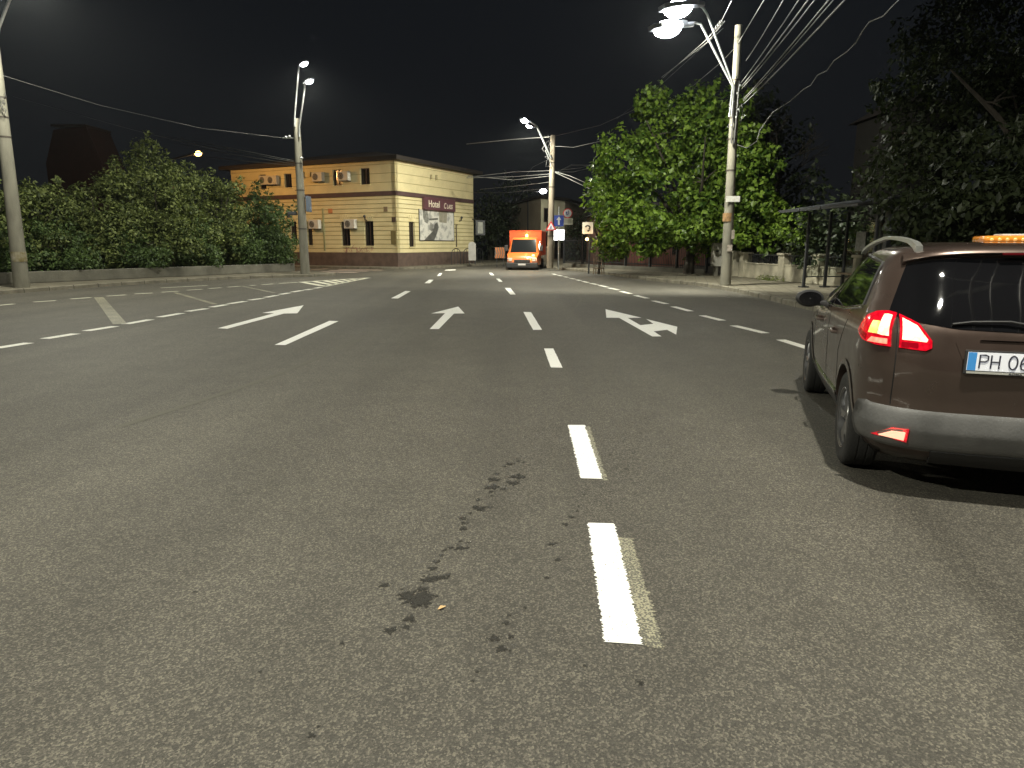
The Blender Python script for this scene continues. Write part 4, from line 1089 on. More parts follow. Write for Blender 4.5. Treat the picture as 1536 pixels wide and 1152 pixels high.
def patch(m, axis, low, high, off, nx=24, nz=10):
    """conforming patch between two polylines low/high (same parameter) in the projection plane, with a skirt"""
    def lerp(pl, t):
        L = len(pl) - 1; i = min(int(t * L), L - 1); f = t * L - i
        return (pl[i][0] * (1 - f) + pl[i + 1][0] * f, pl[i][1] * (1 - f) + pl[i + 1][1] * f)
    def grid(o_):
        g = []
        for j in range(nz + 1):
            for i in range(nx + 1):
                A = lerp(low, i / nx); B = lerp(high, i / nx); t = j / nz
                p = cast(axis, A[0] * (1 - t) + B[0] * t, A[1] * (1 - t) + B[1] * t, o_)
                g.append(p)
        return g
    g = grid(off); g2 = grid(-.012)
    if any(p is None for p in g + g2): print("PATCH MISS", axis, low[0]); return
    k = len(m.v); N = (nx + 1) * (nz + 1); m.v += [tuple(p) for p in g + g2]
    for j in range(nz):
        for i in range(nx):
            a = k + j * (nx + 1) + i; m.f.append((a, a + 1, a + nx + 2, a + nx + 1)); m.mi.append(m.cur)
    rim = [j * 1 for j in range(nx + 1)] + [(j + 1) * (nx + 1) - 1 for j in range(1, nz + 1)] + [nz * (nx + 1) + i for i in range(nx - 1, -1, -1)] + [j * (nx + 1) for j in range(nz - 1, 0, -1)]
    for i in range(len(rim)):
        a, b = rim[i], rim[(i + 1) % len(rim)]; m.f.append((k + a, k + b, k + N + b, k + N + a)); m.mi.append(m.cur)
def strip(m, axis, pts, w, off=.002):
    """thin line following the surface"""
    P3 = []
    for i in range(len(pts) - 1):
        for t in np.linspace(0, 1, 13)[:-1]: P3.append((pts[i][0] * (1 - t) + pts[i + 1][0] * t, pts[i][1] * (1 - t) + pts[i + 1][1] * t))
    P3.append(pts[-1]); P3 = [p for p in (cast(axis, a, b, off) for a, b in P3) if p is not None]
    if len(P3) > 2: m.tube(P3, w / 2, 6)

# wheel arches cut out of the body
cut = MB()
for x in (0, 2.54):
    for s in (1, -1):
        cut.lathe([(.001, s * .50), (.365, s * .50), (.375, s * 1.1), (.001, s * 1.1)], 40, Matrix.Translation((x, 0, .335)), 'Y')
co = cut.build("cutter", dark_pl, car)
bo2 = body.modifiers.new("b", 'BOOLEAN'); bo2.object = co; bo2.operation = 'DIFFERENCE'; bo2.solver = 'EXACT'
try: bo2.material_mode = 'TRANSFER'
except Exception: pass
bpy.context.view_layer.update()
nm_ = bpy.data.meshes.new_from_object(body.evaluated_get(bpy.context.evaluated_depsgraph_get()))
body.modifiers.clear(); body.data = nm_; nm_.name = "body"; bpy.data.objects.remove(co)
nm_.polygons.foreach_set("use_smooth", [True] * len(nm_.polygons)); nm_.set_sharp_from_angle(angle=R(40))

# rear bumper: grey plastic band wrapping the corners
def bumper(name, z_lo, z_hi, xlim, off, mt, nzb=10):
    m = MB(); rows = []
    for q in range(nzb + 1):
        t = q / nzb; z = z_lo + (z_hi - z_lo) * t
        prof = off * (math.sin(math.pi * min(1, max(0, t)) ** .7) ** .5 if 0 < t < 1 else 0) - .004
        o_ = [p for p in outline(z, prof)]
        lim = xlim(z); row = [(min(x, lim), y, z) for x, y in o_[:23 + 8] if True]
        rows.append([(x, y, z) for x, y, z in row])
    n = len(rows[0]); 
    k0 = 0
    for row in rows: m.v += row + [(x, -y, z) for x, y, z in row]
    for i in range(len(rows) - 1):
        for j in range(n - 1):
            a = i * 2 * n + j; b = a + 2 * n; m.f.append((a, a + 1, b + 1, b)); m.mi.append(0)
            a += n; b += n; m.f.append((a, a + 1, b + 1, b)); m.mi.append(0)
    return m.build(name, mt, car, smooth=50)
bump = bumper("rear_bumper", .30, .575, lambda z: -.53 + max(0, .56 - z) * .55, .026, grey_pl, 16)
# dark valance under the bumper
m = MB(); patch(m, 'rear', [(-.44, .225), (0, .215), (.44, .225)], [(-.46, .325), (0, .325), (.46, .325)], .02, 30, 6); m.build("rear_valance", dark_pl, car, smooth=60)
# windows
def win(name, axis, low, high, off=.004, nx=28, nz=12):
    m = MB(); patch(m, axis, low, high, off, nx, nz); return m.build(name, car_glass, car, smooth=50)
rw = win("rear_window", 'rear', [(-.735, 1.13), (-.69, 1.085), (-.4, 1.045), (0, 1.035), (.4, 1.045), (.69, 1.085), (.735, 1.13)],
         [(-.635, 1.40), (-.60, 1.425), (-.35, 1.435), (0, 1.44), (.35, 1.435), (.60, 1.425), (.635, 1.40)], .004, 44, 14)
for s in ('left', 'right'):
    win("side_window", s, [(-.16, 1.13), (.4, 1.07), (.98, 1.045)], [(-.13, 1.385), (.4, 1.42), (.95, 1.43)])
    win("side_window", s, [(1.04, 1.04), (1.6, 1.02), (2.02, 1.02)], [(1.00, 1.425), (1.20, 1.41), (1.38, 1.36)])
    m = MB(); strip(m, s, [(-.18, 1.115), (.4, 1.055), (1.0, 1.03), (2.05, 1.005)], .016, .004); m.build("window_trim", chrome, car, smooth=60)
    m = MB(); strip(m, s, [(-.19, 1.13), (-.16, 1.40), (.4, 1.435), (1.0, 1.445), (1.35, 1.40), (2.0, 1.04)], .022, .004); m.build("window_seal", plastic, car, smooth=60)
    m = MB()
    strip(m, s, [(.42, .42), (.40, .75), (.18, 1.0)], .007, -.001); strip(m, s, [(1.02, .32), (1.02, .98)], .007, -.001); strip(m, s, [(2.08, .32), (2.06, .95)], .007, -.001)
    strip(m, s, [(.42, .32), (1.02, .30), (2.08, .30)], .006, -.001)
    m.build("door_gap", seam_m, car)
    sg = 1 if s == 'left' else -1
    for x in (.62, 1.58):
        h = MB(); c = cast(s, x, .86, 0); h.tube([(x - .09, c.y - sg * .01, .862), (x - .06, c.y + sg * .03, .865), (x + .07, c.y + sg * .032, .87), (x + .1, c.y - sg * .01, .87)], .014, 8)
        h.build("door_handle", paint, car, smooth=60)
    m = MB(); patch(m, s, [(.46, .27), (2.06, .27)], [(.46, .39), (2.06, .39)], .012, 26, 4); m.build("sill_trim", dark_pl, car, smooth=50)
    m = MB(); patch(m, s, [(.47, .395), (2.05, .385)], [(.47, .425), (2.05, .415)], .016, 26, 2); m.build("chrome_strip", chrome, car, smooth=50)
    # wheel arch lips
    for x in (0, 2.54):
        a_ = MB(); inner = []; outer = []
        for t in np.linspace(R(-2), R(182), 25):
            inner.append((x + .368 * math.cos(t), .335 + .368 * math.sin(t))); outer.append((x + .405 * math.cos(t), .335 + .405 * math.sin(t)))
        g1 = [cast(s, q[0], q[1], .006) for q in outer]
        pts = [(q[0], g.y if g else sg * .85, q[1]) for q, g in zip(outer, g1)]
        pin = [(q[0], (g.y if g else sg * .85) + sg * .002, q[1]) for q, g in zip(inner, g1)]
        pback = [(q[0], (g.y if g else sg * .85) - sg * .05, q[1]) for q, g in zip(inner, g1)]
        n = len(pts); a_.add(pts + pin + pback, [(i, i + 1, n + i + 1, n + i) for i in range(n - 1)] + [(n + i, n + i + 1, 2 * n + i + 1, 2 * n + i) for i in range(n - 1)])
        a_.build("wheel_arch", paint, car, smooth=50)
win("windscreen", 'front', [(-.62, 1.09), (0, 1.09), (.62, 1.09)], [(-.52, 1.41), (0, 1.43), (.52, 1.41)])
# front face, simple but complete
m = MB(); patch(m, 'front', [(-.42, .52), (.42, .52)], [(-.46, .74), (.46, .74)], .01); m.build("grille", plastic, car)
for s in (1, -1):
    m = MB(); patch(m, 'front', [(s * .50, .66), (s * .74, .70)], [(s * .50, .76), (s * .76, .84)], .008, 10, 6); m.build("headlight", mat("headlight_glass", (.5, .5, .5), .1, spec=.8), car, smooth=50)

# tail lamps: outer half on the corner, inner half on the tailgate
lens_red = mat("red_lamp_lens", (.45, .0, .01), .12, coat=1.0, emit=(1.0, .012, .03), estr=.62)
lens_dim = mat("dark_red_lens", (.22, .0, .008), .12, coat=1.0, emit=(1.0, .01, .02), estr=.16)
lamp_w = mat("glowing_lamp_white", (.8, .7, .5), .3, emit=(1, .74, .50), estr=1.25)
lamp_y = mat("glowing_lamp_yellow", (1, .7, .2), .3, emit=(1, .62, .12), estr=.95)
lamp_p = mat("glowing_lamp_red", (1, .3, .2), .3, emit=(1, .30, .20), estr=1.0)
for q in (lamp_w, lamp_y, lamp_p, lens_red):
    _q = q.node_tree; _c = _q.nodes.new("ShaderNodeTexCoord"); _k = _q.nodes.new("ShaderNodeTexVoronoi"); _k.inputs["Scale"].default_value = 38
    _h = _q.nodes.new("ShaderNodeMapRange"); _e = _q.nodes["Principled BSDF"].inputs["Emission Strength"]; _v = _e.default_value
    _h.inputs["To Min"].default_value = _v * 1.35; _h.inputs["To Max"].default_value = _v * .45; _h.inputs["From Max"].default_value = .8
    _q.links.new(_c.outputs["Object"], _k.inputs["Vector"]); _q.links.new(_k.outputs["Distance"], _h.inputs["Value"]); _q.links.new(_h.outputs[0], _e)
for q in (lens_red, lens_dim, lamp_w, lamp_y, lamp_p): q.cycles.emission_sampling = 'FRONT'
def lamp(axis, s, sgn):
    """outer lamp on the corner; a is the angle round the corner (0 = straight back, 90 deg = side)"""
    c = 'corner' if sgn > 0 else 'cornerR'
    A = lambda d: R(d)
    m = MB(); patch(m, c, [(A(43), .925), (A(52), .925), (A(66), .94), (A(80), .985)], [(A(46.5), 1.115), (A(53), 1.123), (A(62), 1.115), (A(71), 1.085)], .012, 26, 12)
    t = m.build("tail_lamp", lens_red, car, smooth=50)
    m = MB(); patch(m, c, [(A(45), .985), (A(49), .985), (A(53), .99)], [(A(48), 1.098), (A(51), 1.102), (A(54), 1.10)], .016, 14, 8); m.build("lamp_element", lamp_w, t, smooth=50)
    m = MB(); patch(m, c, [(A(53.6), .99), (A(61), .99)], [(A(54.4), 1.06), (A(60), 1.06)], .016, 8, 6); m.build("lamp_element", lamp_y, t, smooth=50)
    m = MB(); patch(m, c, [(A(45), .938), (A(60), .938)], [(A(45.5), .968), (A(57), .968)], .016, 10, 3); m.build("lamp_element", lamp_p, t, smooth=50)
    m = MB(); patch(m, c, [(A(62), .942), (A(76), .980)], [(A(62), .980), (A(73), 1.0)], .015, 10, 3); m.build("lamp_shade", lens_dim, t, smooth=50)
    y0, y1 = sgn * .690, sgn * .535
    m = MB(); patch(m, 'rear', [(y0, .925), (y1 + sgn * .03, .918), (y1, .935)], [(y0, 1.110), (sgn * .60, 1.065), (y1, .975)], .012, 24, 10)
    t = m.build("tail_lamp", lens_red, car, smooth=50)
    m = MB(); patch(m, 'rear', [(sgn * .676, .972), (sgn * .62, .970), (sgn * .562, .966)], [(sgn * .676, 1.088), (sgn * .61, 1.053), (sgn * .556, .980)], .016, 20, 8); m.build("lamp_element", lamp_w, t, smooth=50)
    m = MB(); patch(m, 'rear', [(sgn * .678, .932), (sgn * .60, .930)], [(sgn * .678, .960), (sgn * .60, .958)], .0155, 8, 3); m.build("lamp_shade", lens_dim, t, smooth=50)
lamp('corner', 1, 1); lamp('corner', 1, -1)
# fog / reflector lamps in the bumper
def bump_pt(y, z, o_=.048):
    p = cast('rear', y, z, 0); return Vector((p.x - o_, y, z))
for s in (1, -1):
    poly = [(s * .71, .395), (s * .60, .390), (s * .60, .440), (s * .66, .435)]
    big = [(s * .745, .385), (s * .585, .375), (s * .585, .455), (s * .665, .450)]
    B_ = [cast('rear', y, z, .036) for y, z in big]; B2 = [p + Vector((.04, 0, 0)) for p in B_]
    m = MB(); m.add(B_ + B2, [(0, 1, 2, 3)] + [(i, (i + 1) % 4, 4 + (i + 1) % 4, 4 + i) for i in range(4)]); m.build("fog_lamp_lens", lens_red, car)
    P_ = [cast('rear', y, z, .042) for y, z in poly]; P2 = [p + Vector((.04, 0, 0)) for p in P_]
    m = MB(); m.add(P_ + P2, [(0, 1, 2, 3)] + [(i, (i + 1) % 4, 4 + (i + 1) % 4, 4 + i) for i in range(4)])
    m.build("fog_lamp", mat("fog_lamp_glow", (.9, .3, .25), .2, emit=(1, .45, .28), estr=1.6), car)
# panel gaps at the back
m = MB(); strip(m, 'rear', [(.705, 1.12), (.705, .80), (.70, .58)], .008, -.001); strip(m, 'rear', [(-.705, 1.12), (-.705, .80), (-.70, .58)], .008, -.001)
m.build("tailgate_gap", seam_m, car)
# plate recess and plate
m = MB(); patch(m, 'rear', [(-.36, .83), (.36, .83)], [(-.42, .975), (.42, .975)], .003, 30, 6); m.build("plate_recess", paint, car, smooth=60)
pz, px0 = .875, cast('rear', 0, .875, 0).x - .022
Mp = Matrix(((0, 0, -1, px0), (-1, 0, 0, .11), (0, 1, 0, pz), (0, 0, 0, 1)))      # x to the car's right, y up, z backwards
m = MB(); m.bbox(0, 0, -.004, .54, .135, .016, .005, M=Mp); pl = m.build("licence_plate", plastic, car)
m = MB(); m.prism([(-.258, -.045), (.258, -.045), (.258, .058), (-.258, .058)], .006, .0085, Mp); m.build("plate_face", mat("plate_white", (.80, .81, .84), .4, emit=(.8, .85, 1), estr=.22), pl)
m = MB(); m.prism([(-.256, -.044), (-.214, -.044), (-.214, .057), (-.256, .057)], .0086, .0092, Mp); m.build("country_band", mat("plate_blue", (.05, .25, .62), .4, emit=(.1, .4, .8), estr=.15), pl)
m = MB(); m.prism([(-.256, -.062), (.256, -.062), (.256, -.050), (-.256, -.050)], .006, .0085, Mp); m.build("plate_strip", mat("plate_strip_grey", (.45, .45, .42), .5), pl)
blk = mat("plate_letters", (.03, .03, .045), .5)
# condensed strokes lettering: PH 06
def stroke(m, pts, w=.0085): 
    m.tube([Mp @ Vector((x, y, .010)) for x, y in pts], w / 2, 6)
H_ = .074
def glyph(m, ch, x, y):
    w = .040
    if ch == 'P': stroke(m, [(x, y), (x, y + H_), (x + w * .65, y + H_), (x + w, y + H_ * .92), (x + w, y + H_ * .62), (x + w * .65, y + H_ * .5), (x, y + H_ * .5)])
    if ch == 'H': stroke(m, [(x, y), (x, y + H_)]); stroke(m, [(x + w, y), (x + w, y + H_)]); stroke(m, [(x, y + H_ * .5), (x + w, y + H_ * .5)])
    if ch == '0': stroke(m, [(x + w / 2 + w / 2 * math.cos(t) * (1 if True else 1), y + H_ / 2 + H_ / 2 * math.sin(t)) for t in [k * math.pi / 10 for k in range(21)]])
    if ch == '6':
        stroke(m, [(x + w * .9, y + H_ * .88), (x + w * .6, y + H_), (x + w * .3, y + H_ * .95), (x + w * .04, y + H_ * .6), (x, y + H_ * .3), (x + w * .15, y + H_ * .05), (x + w * .5, y), (x + w * .85, y + H_ * .06), (x + w, y + H_ * .28), (x + w * .85, y + H_ * .5), (x + w * .5, y + H_ * .56), (x + w * .1, y + H_ * .42)])
m = MB(); xx = -.198
for ch in "PH": glyph(m, ch, xx, -.030); xx += .056
xx += .030
for ch in "06": glyph(m, ch, xx, -.030); xx += .056
m.build("lettering", blk, pl)
text_mesh("dealer_lettering", "ROMA", .014, Mp @ Matrix.Translation((-.05, -.0615, .009)), blk, pl, extrude=.0004, sx=1.6, offset=.0004)
# plate lamp
m = MB(); c = cast('rear', .02, .985, .0); m.bbox(c.x - .012, .02, .985, .03, .10, .014, .004); m.build("plate_lamp", mat("plate_lamp_glow", (.8, .5, .3), .3, emit=(1, .55, .35), estr=.6), car)
# emblem: raised chrome mark above the plate (an upright curved figure)
m = MB(); ex = cast('rear', -.02, 1.0, 0).x - .010
for pts, r_ in (([(.035, .965), (.055, .945), (.045, .915), (.03, .885)], .009), ([(.05, .95), (.075, .955), (.085, .94)], .006), ([(.045, .925), (.075, .925), (.09, .91)], .006), ([(.03, .885), (.05, .875), (.06, .86)], .006), ([(.035, .90), (.01, .89), (-.005, .87)], .007)):
    m.tube([(ex, y + .0, z + .105) for y, z in pts], r_, 6)
m.build("emblem", chrome, car, smooth=60)
# tailgate lower crease and handle
m = MB(); patch(m, 'rear', [(-.30, .992), (.30, .992)], [(-.28, 1.012), (.28, 1.012)], .012, 20, 3); m.build("tailgate_handle", paint, car, smooth=50)
# spoiler
m = MB()
rows = []
for t, (dx, z) in enumerate(((.10, 1.508), (-.02, 1.508), (-.075, 1.488), (-.085, 1.470), (-.05, 1.452), (.06, 1.445))):
    row = []
    for y in np.linspace(-.66, .66, 31):
        f = 1 - (abs(y) / .66) ** 8; base = -.40 + .05 * (y / .66) ** 2
        row.append((base + dx * (.35 + .65 * f), y, z - .055 * (abs(y) / .66) ** 4.0))
    rows.append(row)
n = 31
for r_ in rows: m.v += r_
for i in range(len(rows) - 1):
    for j in range(n - 1): m.f.append((i * n + j, i * n + j + 1, (i + 1) * n + j + 1, (i + 1) * n + j)); m.mi.append(0)
m.build("roof_spoiler", paint, car, smooth=50)
m = MB(); m.bbox(-.482, 0, 1.462, .012, .34, .012, .004); m.build("high_brake_lamp", mat("unlit_red_lens", (.10, .004, .008), .15), car)
# wiper
m = MB(); m.ball(cast('rear', .02, 1.06, .02), .022); m.tube([cast('rear', .02, 1.06, .026), cast('rear', .16, 1.082, .028), cast('rear', .34, 1.078, .022), cast('rear', .44, 1.066, .016)], .008, 6)
m.build("rear_wiper", plastic, car, smooth=60)
# roof rails: arched silver bar with a thick rear foot
rail_m = mat("silver_rail", (.55, .56, .54), .32, .7)
for s in (1, -1):
    pts = []; rr = []
    for t in np.linspace(0, 1, 26):
        x = -.36 + 1.95 * t; arch = .068 * math.sin(math.pi * min(1, t * 1.0)) ** .55 if 0 < t < 1 else 0
        g = cast('top', max(min(x, 1.25), -.25), s * .55, 0); z0 = g.z if g else 1.42
        pts.append(Vector((x, s * (.575 - .01 * t), 1.496 - .05 * max(0, t - .5) * 2 + arch)))
    m = MB(); w = .020; h_ = .012; n = len(pts); k = 0
    for i, p in enumerate(pts):
        ww = w * (1.15 if i < 3 else 1); hh = h_ * (2.3 - .5 * i if i < 3 else 1)
        m.v += [(p.x, p.y - ww, p.z - hh), (p.x, p.y + ww, p.z - hh), (p.x, p.y + ww * .8, p.z + h_), (p.x, p.y - ww * .8, p.z + h_)]
    for i in range(n - 1):
        for j in range(4): m.f.append((i * 4 + j, i * 4 + (j + 1) % 4, (i + 1) * 4 + (j + 1) % 4, (i + 1) * 4 + j)); m.mi.append(0)
    m.f += [(0, 1, 2, 3), tuple((n - 1) * 4 + j for j in (3, 2, 1, 0))]; m.mi += [0, 0]
    m.build("roof_rail", rail_m, car, smooth=35)
# amber light bar lying across the roof
lb = mat("amber_lens", (.75, .25, .03), .12, coat=1.0, emit=(1, .36, .05), estr=.06)
m = MB(); m.bbox(.12, -.19, 1.548, .26, .64, .046, .022, seg=3); bar = m.build("light_bar", lb, car, smooth=40)
m = MB(); m.bbox(.12, -.19, 1.576, .16, .42, .012, .004); m.build("bar_cover", mat("bar_cover_white", (.6, .6, .56), .4), bar)
m = MB(); m.bbox(.12, -.19, 1.522, .20, .58, .022, .008); m.build("bar_base", plastic, bar)
m = MB()
for k in range(14): m.ball((-.008, -.47 + k * .043, 1.546), (.007, .013, .012), 8, 6)
m.build("bar_led", mat("amber_led", (1, .5, .15), .2, emit=(1, .45, .1), estr=.12), bar)
# aerial
m = MB(); m.bbox(.55, 0, 1.525, .12, .05, .03, .012); m.build("roof_aerial", plastic, car)
# mirrors
for s in (1, -1):
    m = MB(); m.ball((1.80, s * .955, 1.03), (.085, .125, .085), 18, 12); m.v = [(x, y, z if z < 1.03 else z * .92 + .08) for x, y, z in m.v]
    mr = m.build("side_mirror", plastic, car, smooth=60)
    m = MB(); m.prism([(.098 * math.cos(t), .062 * math.sin(t)) for t in [k * math.pi / 10 for k in range(20)]], 0, .006, Matrix(((0, 0, -1, 1.722), (1, 0, 0, s * .955), (0, 1, 0, 1.03), (0, 0, 0, 1)))); m.build("mirror_glass", car_glass, mr)
    m = MB(); m.bbox(1.80, s * .84, .985, .09, .16, .05, .015); m.build("mirror_foot", plastic, mr)
# wheels
alloy = mat("alloy_rim", (.30, .30, .31), .3, .85)
def wheel(x, s):
    w = empty("wheel"); w.parent = car; w.location = (x, s * .755, .328)
    m = MB(); m.lathe([(.20, -.095), (.27, -.102), (.305, -.098), (.322, -.085), (.328, -.07), (.328, -.035), (.322, -.032), (.322, -.026), (.328, -.023), (.328, .023), (.322, .026), (.322, .032), (.328, .035), (.328, .07), (.322, .085), (.305, .098), (.27, .102), (.20, .095)], 48, None, 'Y')
    m.build("tyre", rubber, w, smooth=35)
    m = MB(); m.lathe([(.205, -.08), (.205, .085), (.215, .09), (.212, .098), (.195, .09), (.19, .02), (.19, -.08)], 36, None, 'Y')
    for k in range(5):
        for dk in (-.12, .12):
            a = 2 * math.pi * k / 5 + dk; a2 = 2 * math.pi * k / 5 + dk * .4
            m.tube([(.04 * math.cos(a2), s * .055, .04 * math.sin(a2)), (.13 * math.cos(a), s * .07, .13 * math.sin(a)), (.198 * math.cos(a), s * .06, .198 * math.sin(a))], [.026, .020, .018], 6)
    m.lathe([(.001, s * .075), (.05, s * .07), (.06, s * .04)], 16, None, 'Y')
    m.build("rim", alloy, w, smooth=40)
    m = MB(); m.lathe([(.001, s * .0), (.15, s * .0), (.15, -s * .03)], 24, None, 'Y'); m.build("brake_disc", dark_pl, w)
for x in (0, 2.54):
    for s in (1, -1): wheel(x, s)
# ---------------------------------------------------------------- foliage
def leaf_mesh(name, clumps, lw, ll, mt, parent, droop=.3, flat=0.0, fold=.25):
    """clumps: list of (centre, (rx, ry, rz), count); leaves lie in the outer shell of every clump"""
    C_, N_ = [], []
    for c, r_, n in clumps:
        d = rng.normal(size=(n, 3)); d /= np.linalg.norm(d, axis=1)[:, None]
        rad = (0.62 + 0.42 * rng.random(n) ** .6)[:, None] * (1 + .12 * rng.normal(size=(n, 1)))
        C_.append(np.array(c)[None] + d * rad * np.array(r_)[None])
        nn = d * .7 + np.array([0, 0, .55]) + rng.normal(size=(n, 3)) * .45
        N_.append(nn / np.linalg.norm(nn, axis=1)[:, None])
    C_ = np.concatenate(C_); N_ = np.concatenate(N_); n = len(C_)
    keep = C_[:, 2] > .1; C_, N_ = C_[keep], N_[keep]; n = len(C_)
    t = rng.normal(size=(n, 3)); t[:, 2] -= droop * 2; t -= N_ * (t * N_).sum(1)[:, None]; t /= np.linalg.norm(t, axis=1)[:, None]
    b = np.cross(N_, t); s = (.65 + .7 * rng.random(n))[:, None]
    L, W = ll * s, lw * s
    v = np.stack([C_ - t * L * .5, C_ + b * W * .5 - N_ * W * fold, C_ + t * L * .5 - N_ * L * .12, C_ - b * W * .5 - N_ * W * fold], 1).reshape(-1, 3)
    idx = np.arange(n)[:, None] * 4; f = np.stack([idx + 0, idx + 1, idx + 2, idx + 0, idx + 2, idx + 3], 1).reshape(-1)
    me = bpy.data.meshes.new(name); me.vertices.add(len(v)); me.vertices.foreach_set("co", v.astype(np.float32).ravel())
    me.loops.add(len(f)); me.loops.foreach_set("vertex_index", f.astype(np.int32).ravel())
    me.polygons.add(len(f) // 3); me.polygons.foreach_set("loop_start", np.arange(0, len(f), 3, dtype=np.int32)); 
    me.materials.append(mt); me.update(); me.validate()
    o = bpy.data.objects.new(name, me); COL.objects.link(o)
    if parent is not None: o.parent = parent
    return o
bark = mat("bark", (0.045, 0.038, 0.029), .9, var=.35, vscale=6, bump=.7, bscale=18, stretch=(1, 1, .3))
def limbs(root, base, spread, h, r0, n=6, name="trunk", fork=.35, lean=(0, 0)):
    m = MB(); b = Vector(base); top = b + Vector((lean[0], lean[1], h * fork))
    m.tube([b + Vector((0, 0, -.05)), b.lerp(top, .5) + Vector((.05, .03, 0)), top], [r0, r0 * .8, r0 * .65], 10)
    ends = []
    for k in range(n):
        a = 6.28 * k / n + random.uniform(-.3, .3); sp = spread * random.uniform(.55, .95)
        e = b + Vector((lean[0] + sp * math.cos(a), lean[1] + sp * math.sin(a), h * random.uniform(.5, .78)))
        mid = top.lerp(e, .5) + Vector((random.uniform(-.2, .2), random.uniform(-.2, .2), .25))
        m.tube([top - Vector((0, 0, .1)), top.lerp(mid, .5), mid, e], [r0 * .5, r0 * .36, r0 * .24, r0 * .08], 7); ends.append(e)
        for q in range(3):
            s_ = mid.lerp(e, random.random()); d = Vector((random.uniform(-1, 1), random.uniform(-1, 1), random.uniform(-.2, .8))) * spread * .3
            m.tube([s_, s_ + d * .5 + Vector((0, 0, .05)), s_ + d], [r0 * .14, r0 * .09, r0 * .03], 5)
    m.build(name, bark, root, smooth=60); return ends
def tree(name, base, blobs, lw, ll, mt, label, cat, dens, group=None, r0=.16, fork=.35, clump=.75, droop=.3, nl=6, fill=.62):
    """blobs: big volumes (dx, dy, z, rx, ry, rz) relative to base; each is filled with leaf clumps"""
    base = Vector(base); root = empty(name, base, 0, label, cat, group)
    top = max(z + rz for _, _, z, _, _, rz in blobs); sp = max(abs(dx) + rx for dx, _, _, rx, _, _ in blobs)
    limbs(root, (0, 0, 0), sp * .75, top, r0, nl, fork=fork)
    cl = []
    for dx, dy, z, rx, ry, rz in blobs:
        area = (rx * ry + rx * rz + ry * rz) * 4 / clump ** 2; nc = max(4, int(area * fill))
        for _ in range(nc):
            d = Vector((random.gauss(0, 1), random.gauss(0, 1), random.gauss(0, 1))).normalized(); q = random.uniform(.55, 1.0)
            c = (dx + d.x * rx * q, dy + d.y * ry * q, z + d.z * rz * q); r_ = clump * random.uniform(.45, 1.0)
            if c[2] < .25: continue
            cl.append((c, (r_ * 1.15, r_ * 1.15, r_ * .72), int(dens * r_ * r_)))
            for _ in range(2):      # small sprays sticking out
                if random.random() < .7:
                    e = (c[0] + d.x * r_ * 1.0 + random.uniform(-.2, .2), c[1] + d.y * r_ + random.uniform(-.2, .2), c[2] + d.z * r_ * .9 + random.uniform(-.1, .25))
                    cl.append((e, (r_ * .4, r_ * .4, r_ * .35), int(dens * r_ * r_ * .14)))
    leaf_mesh("crown", cl, lw, ll, mt, root, droop)
    return root
hedge_leaf = leaf_mat("hedge_leaf", (0.028, 0.044, 0.015), (0.200, 0.235, 0.078), .25, .55, .25)
hedge_leaf2 = leaf_mat("dark_shrub_leaf", (0.024, 0.044, 0.015), (0.115, 0.170, 0.058), .25, .5, .3)
mul_leaf = leaf_mat("broad_green_leaf", (0.030, 0.070, 0.010), (0.200, 0.300, 0.045), .35, .42, .35)
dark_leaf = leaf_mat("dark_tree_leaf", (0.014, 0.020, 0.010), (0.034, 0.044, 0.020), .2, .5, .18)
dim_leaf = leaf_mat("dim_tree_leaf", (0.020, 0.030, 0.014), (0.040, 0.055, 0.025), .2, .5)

# low wall at the foot of the hedge
wl0, wl1 = G(0, 427, KH), G(437, 407.2, KH); dw = (wl1 - wl0).normalized(); nw = Vector((-dw.y, dw.x, 0)); 
wl_s = wl0 - dw * 14
m = MB(); c = (wl_s + wl1) / 2 + nw * .15; L = (wl1 - wl_s).length; 
m.bbox(0, 0, 0, L, .28, .42, .03, M=Matrix.Translation((c.x, c.y, KH + .21)) @ Matrix.Rotation(math.atan2(dw.y, dw.x), 4, 'Z'))
m.bbox(0, 0, 0, .28, 9, .42, .03, M=Matrix.Translation((wl1.x + nw.x * 4.5 + .0, wl1.y + nw.y * 4.5 + .3, KH + .205)) @ Matrix.Rotation(math.atan2(dw.y, dw.x), 4, 'Z'))
lw_ = m.build("low_wall", low_wall_m, None, loc=tuple(wl0)); tag(lw_, "long low stained concrete wall holding the hedge beside the left pavement", "wall")
m = MB(); a, b = wl_s + nw * .3, wl1 + nw * .3; m.add([a + Vector((0, 0, .25)), b + Vector((0, 0, .25)), b + nw * 25 + Vector((0, 0, .25)), a + nw * 25 + Vector((0, 0, .25))], [(0, 1, 2, 3)])
for i in range(4): x, y, z = m.v[i]; m.v[i] = (x, y, .38)
tag(m.build("soil", soil), kind="structure")
def hedge_at(u, back):
    """point behind the low wall seen at pixel column u"""
    # intersect the vertical plane through column u with the wall line
    k = (u - 768) / FPX
    # x = k*(y*cos + EYE*sin)
    s_ = 0; best = None
    for q in np.linspace(-14, L, 900):
        p = wl0 + dw * q + nw * back; e = abs(p.x - k * (p.y * math.cos(PITCH) + 1.4 * math.sin(PITCH)))
        if best is None or e < best[0]: best = (e, p)
    return best[1]
def ztop(u, v, y): return P(u, v, y).z
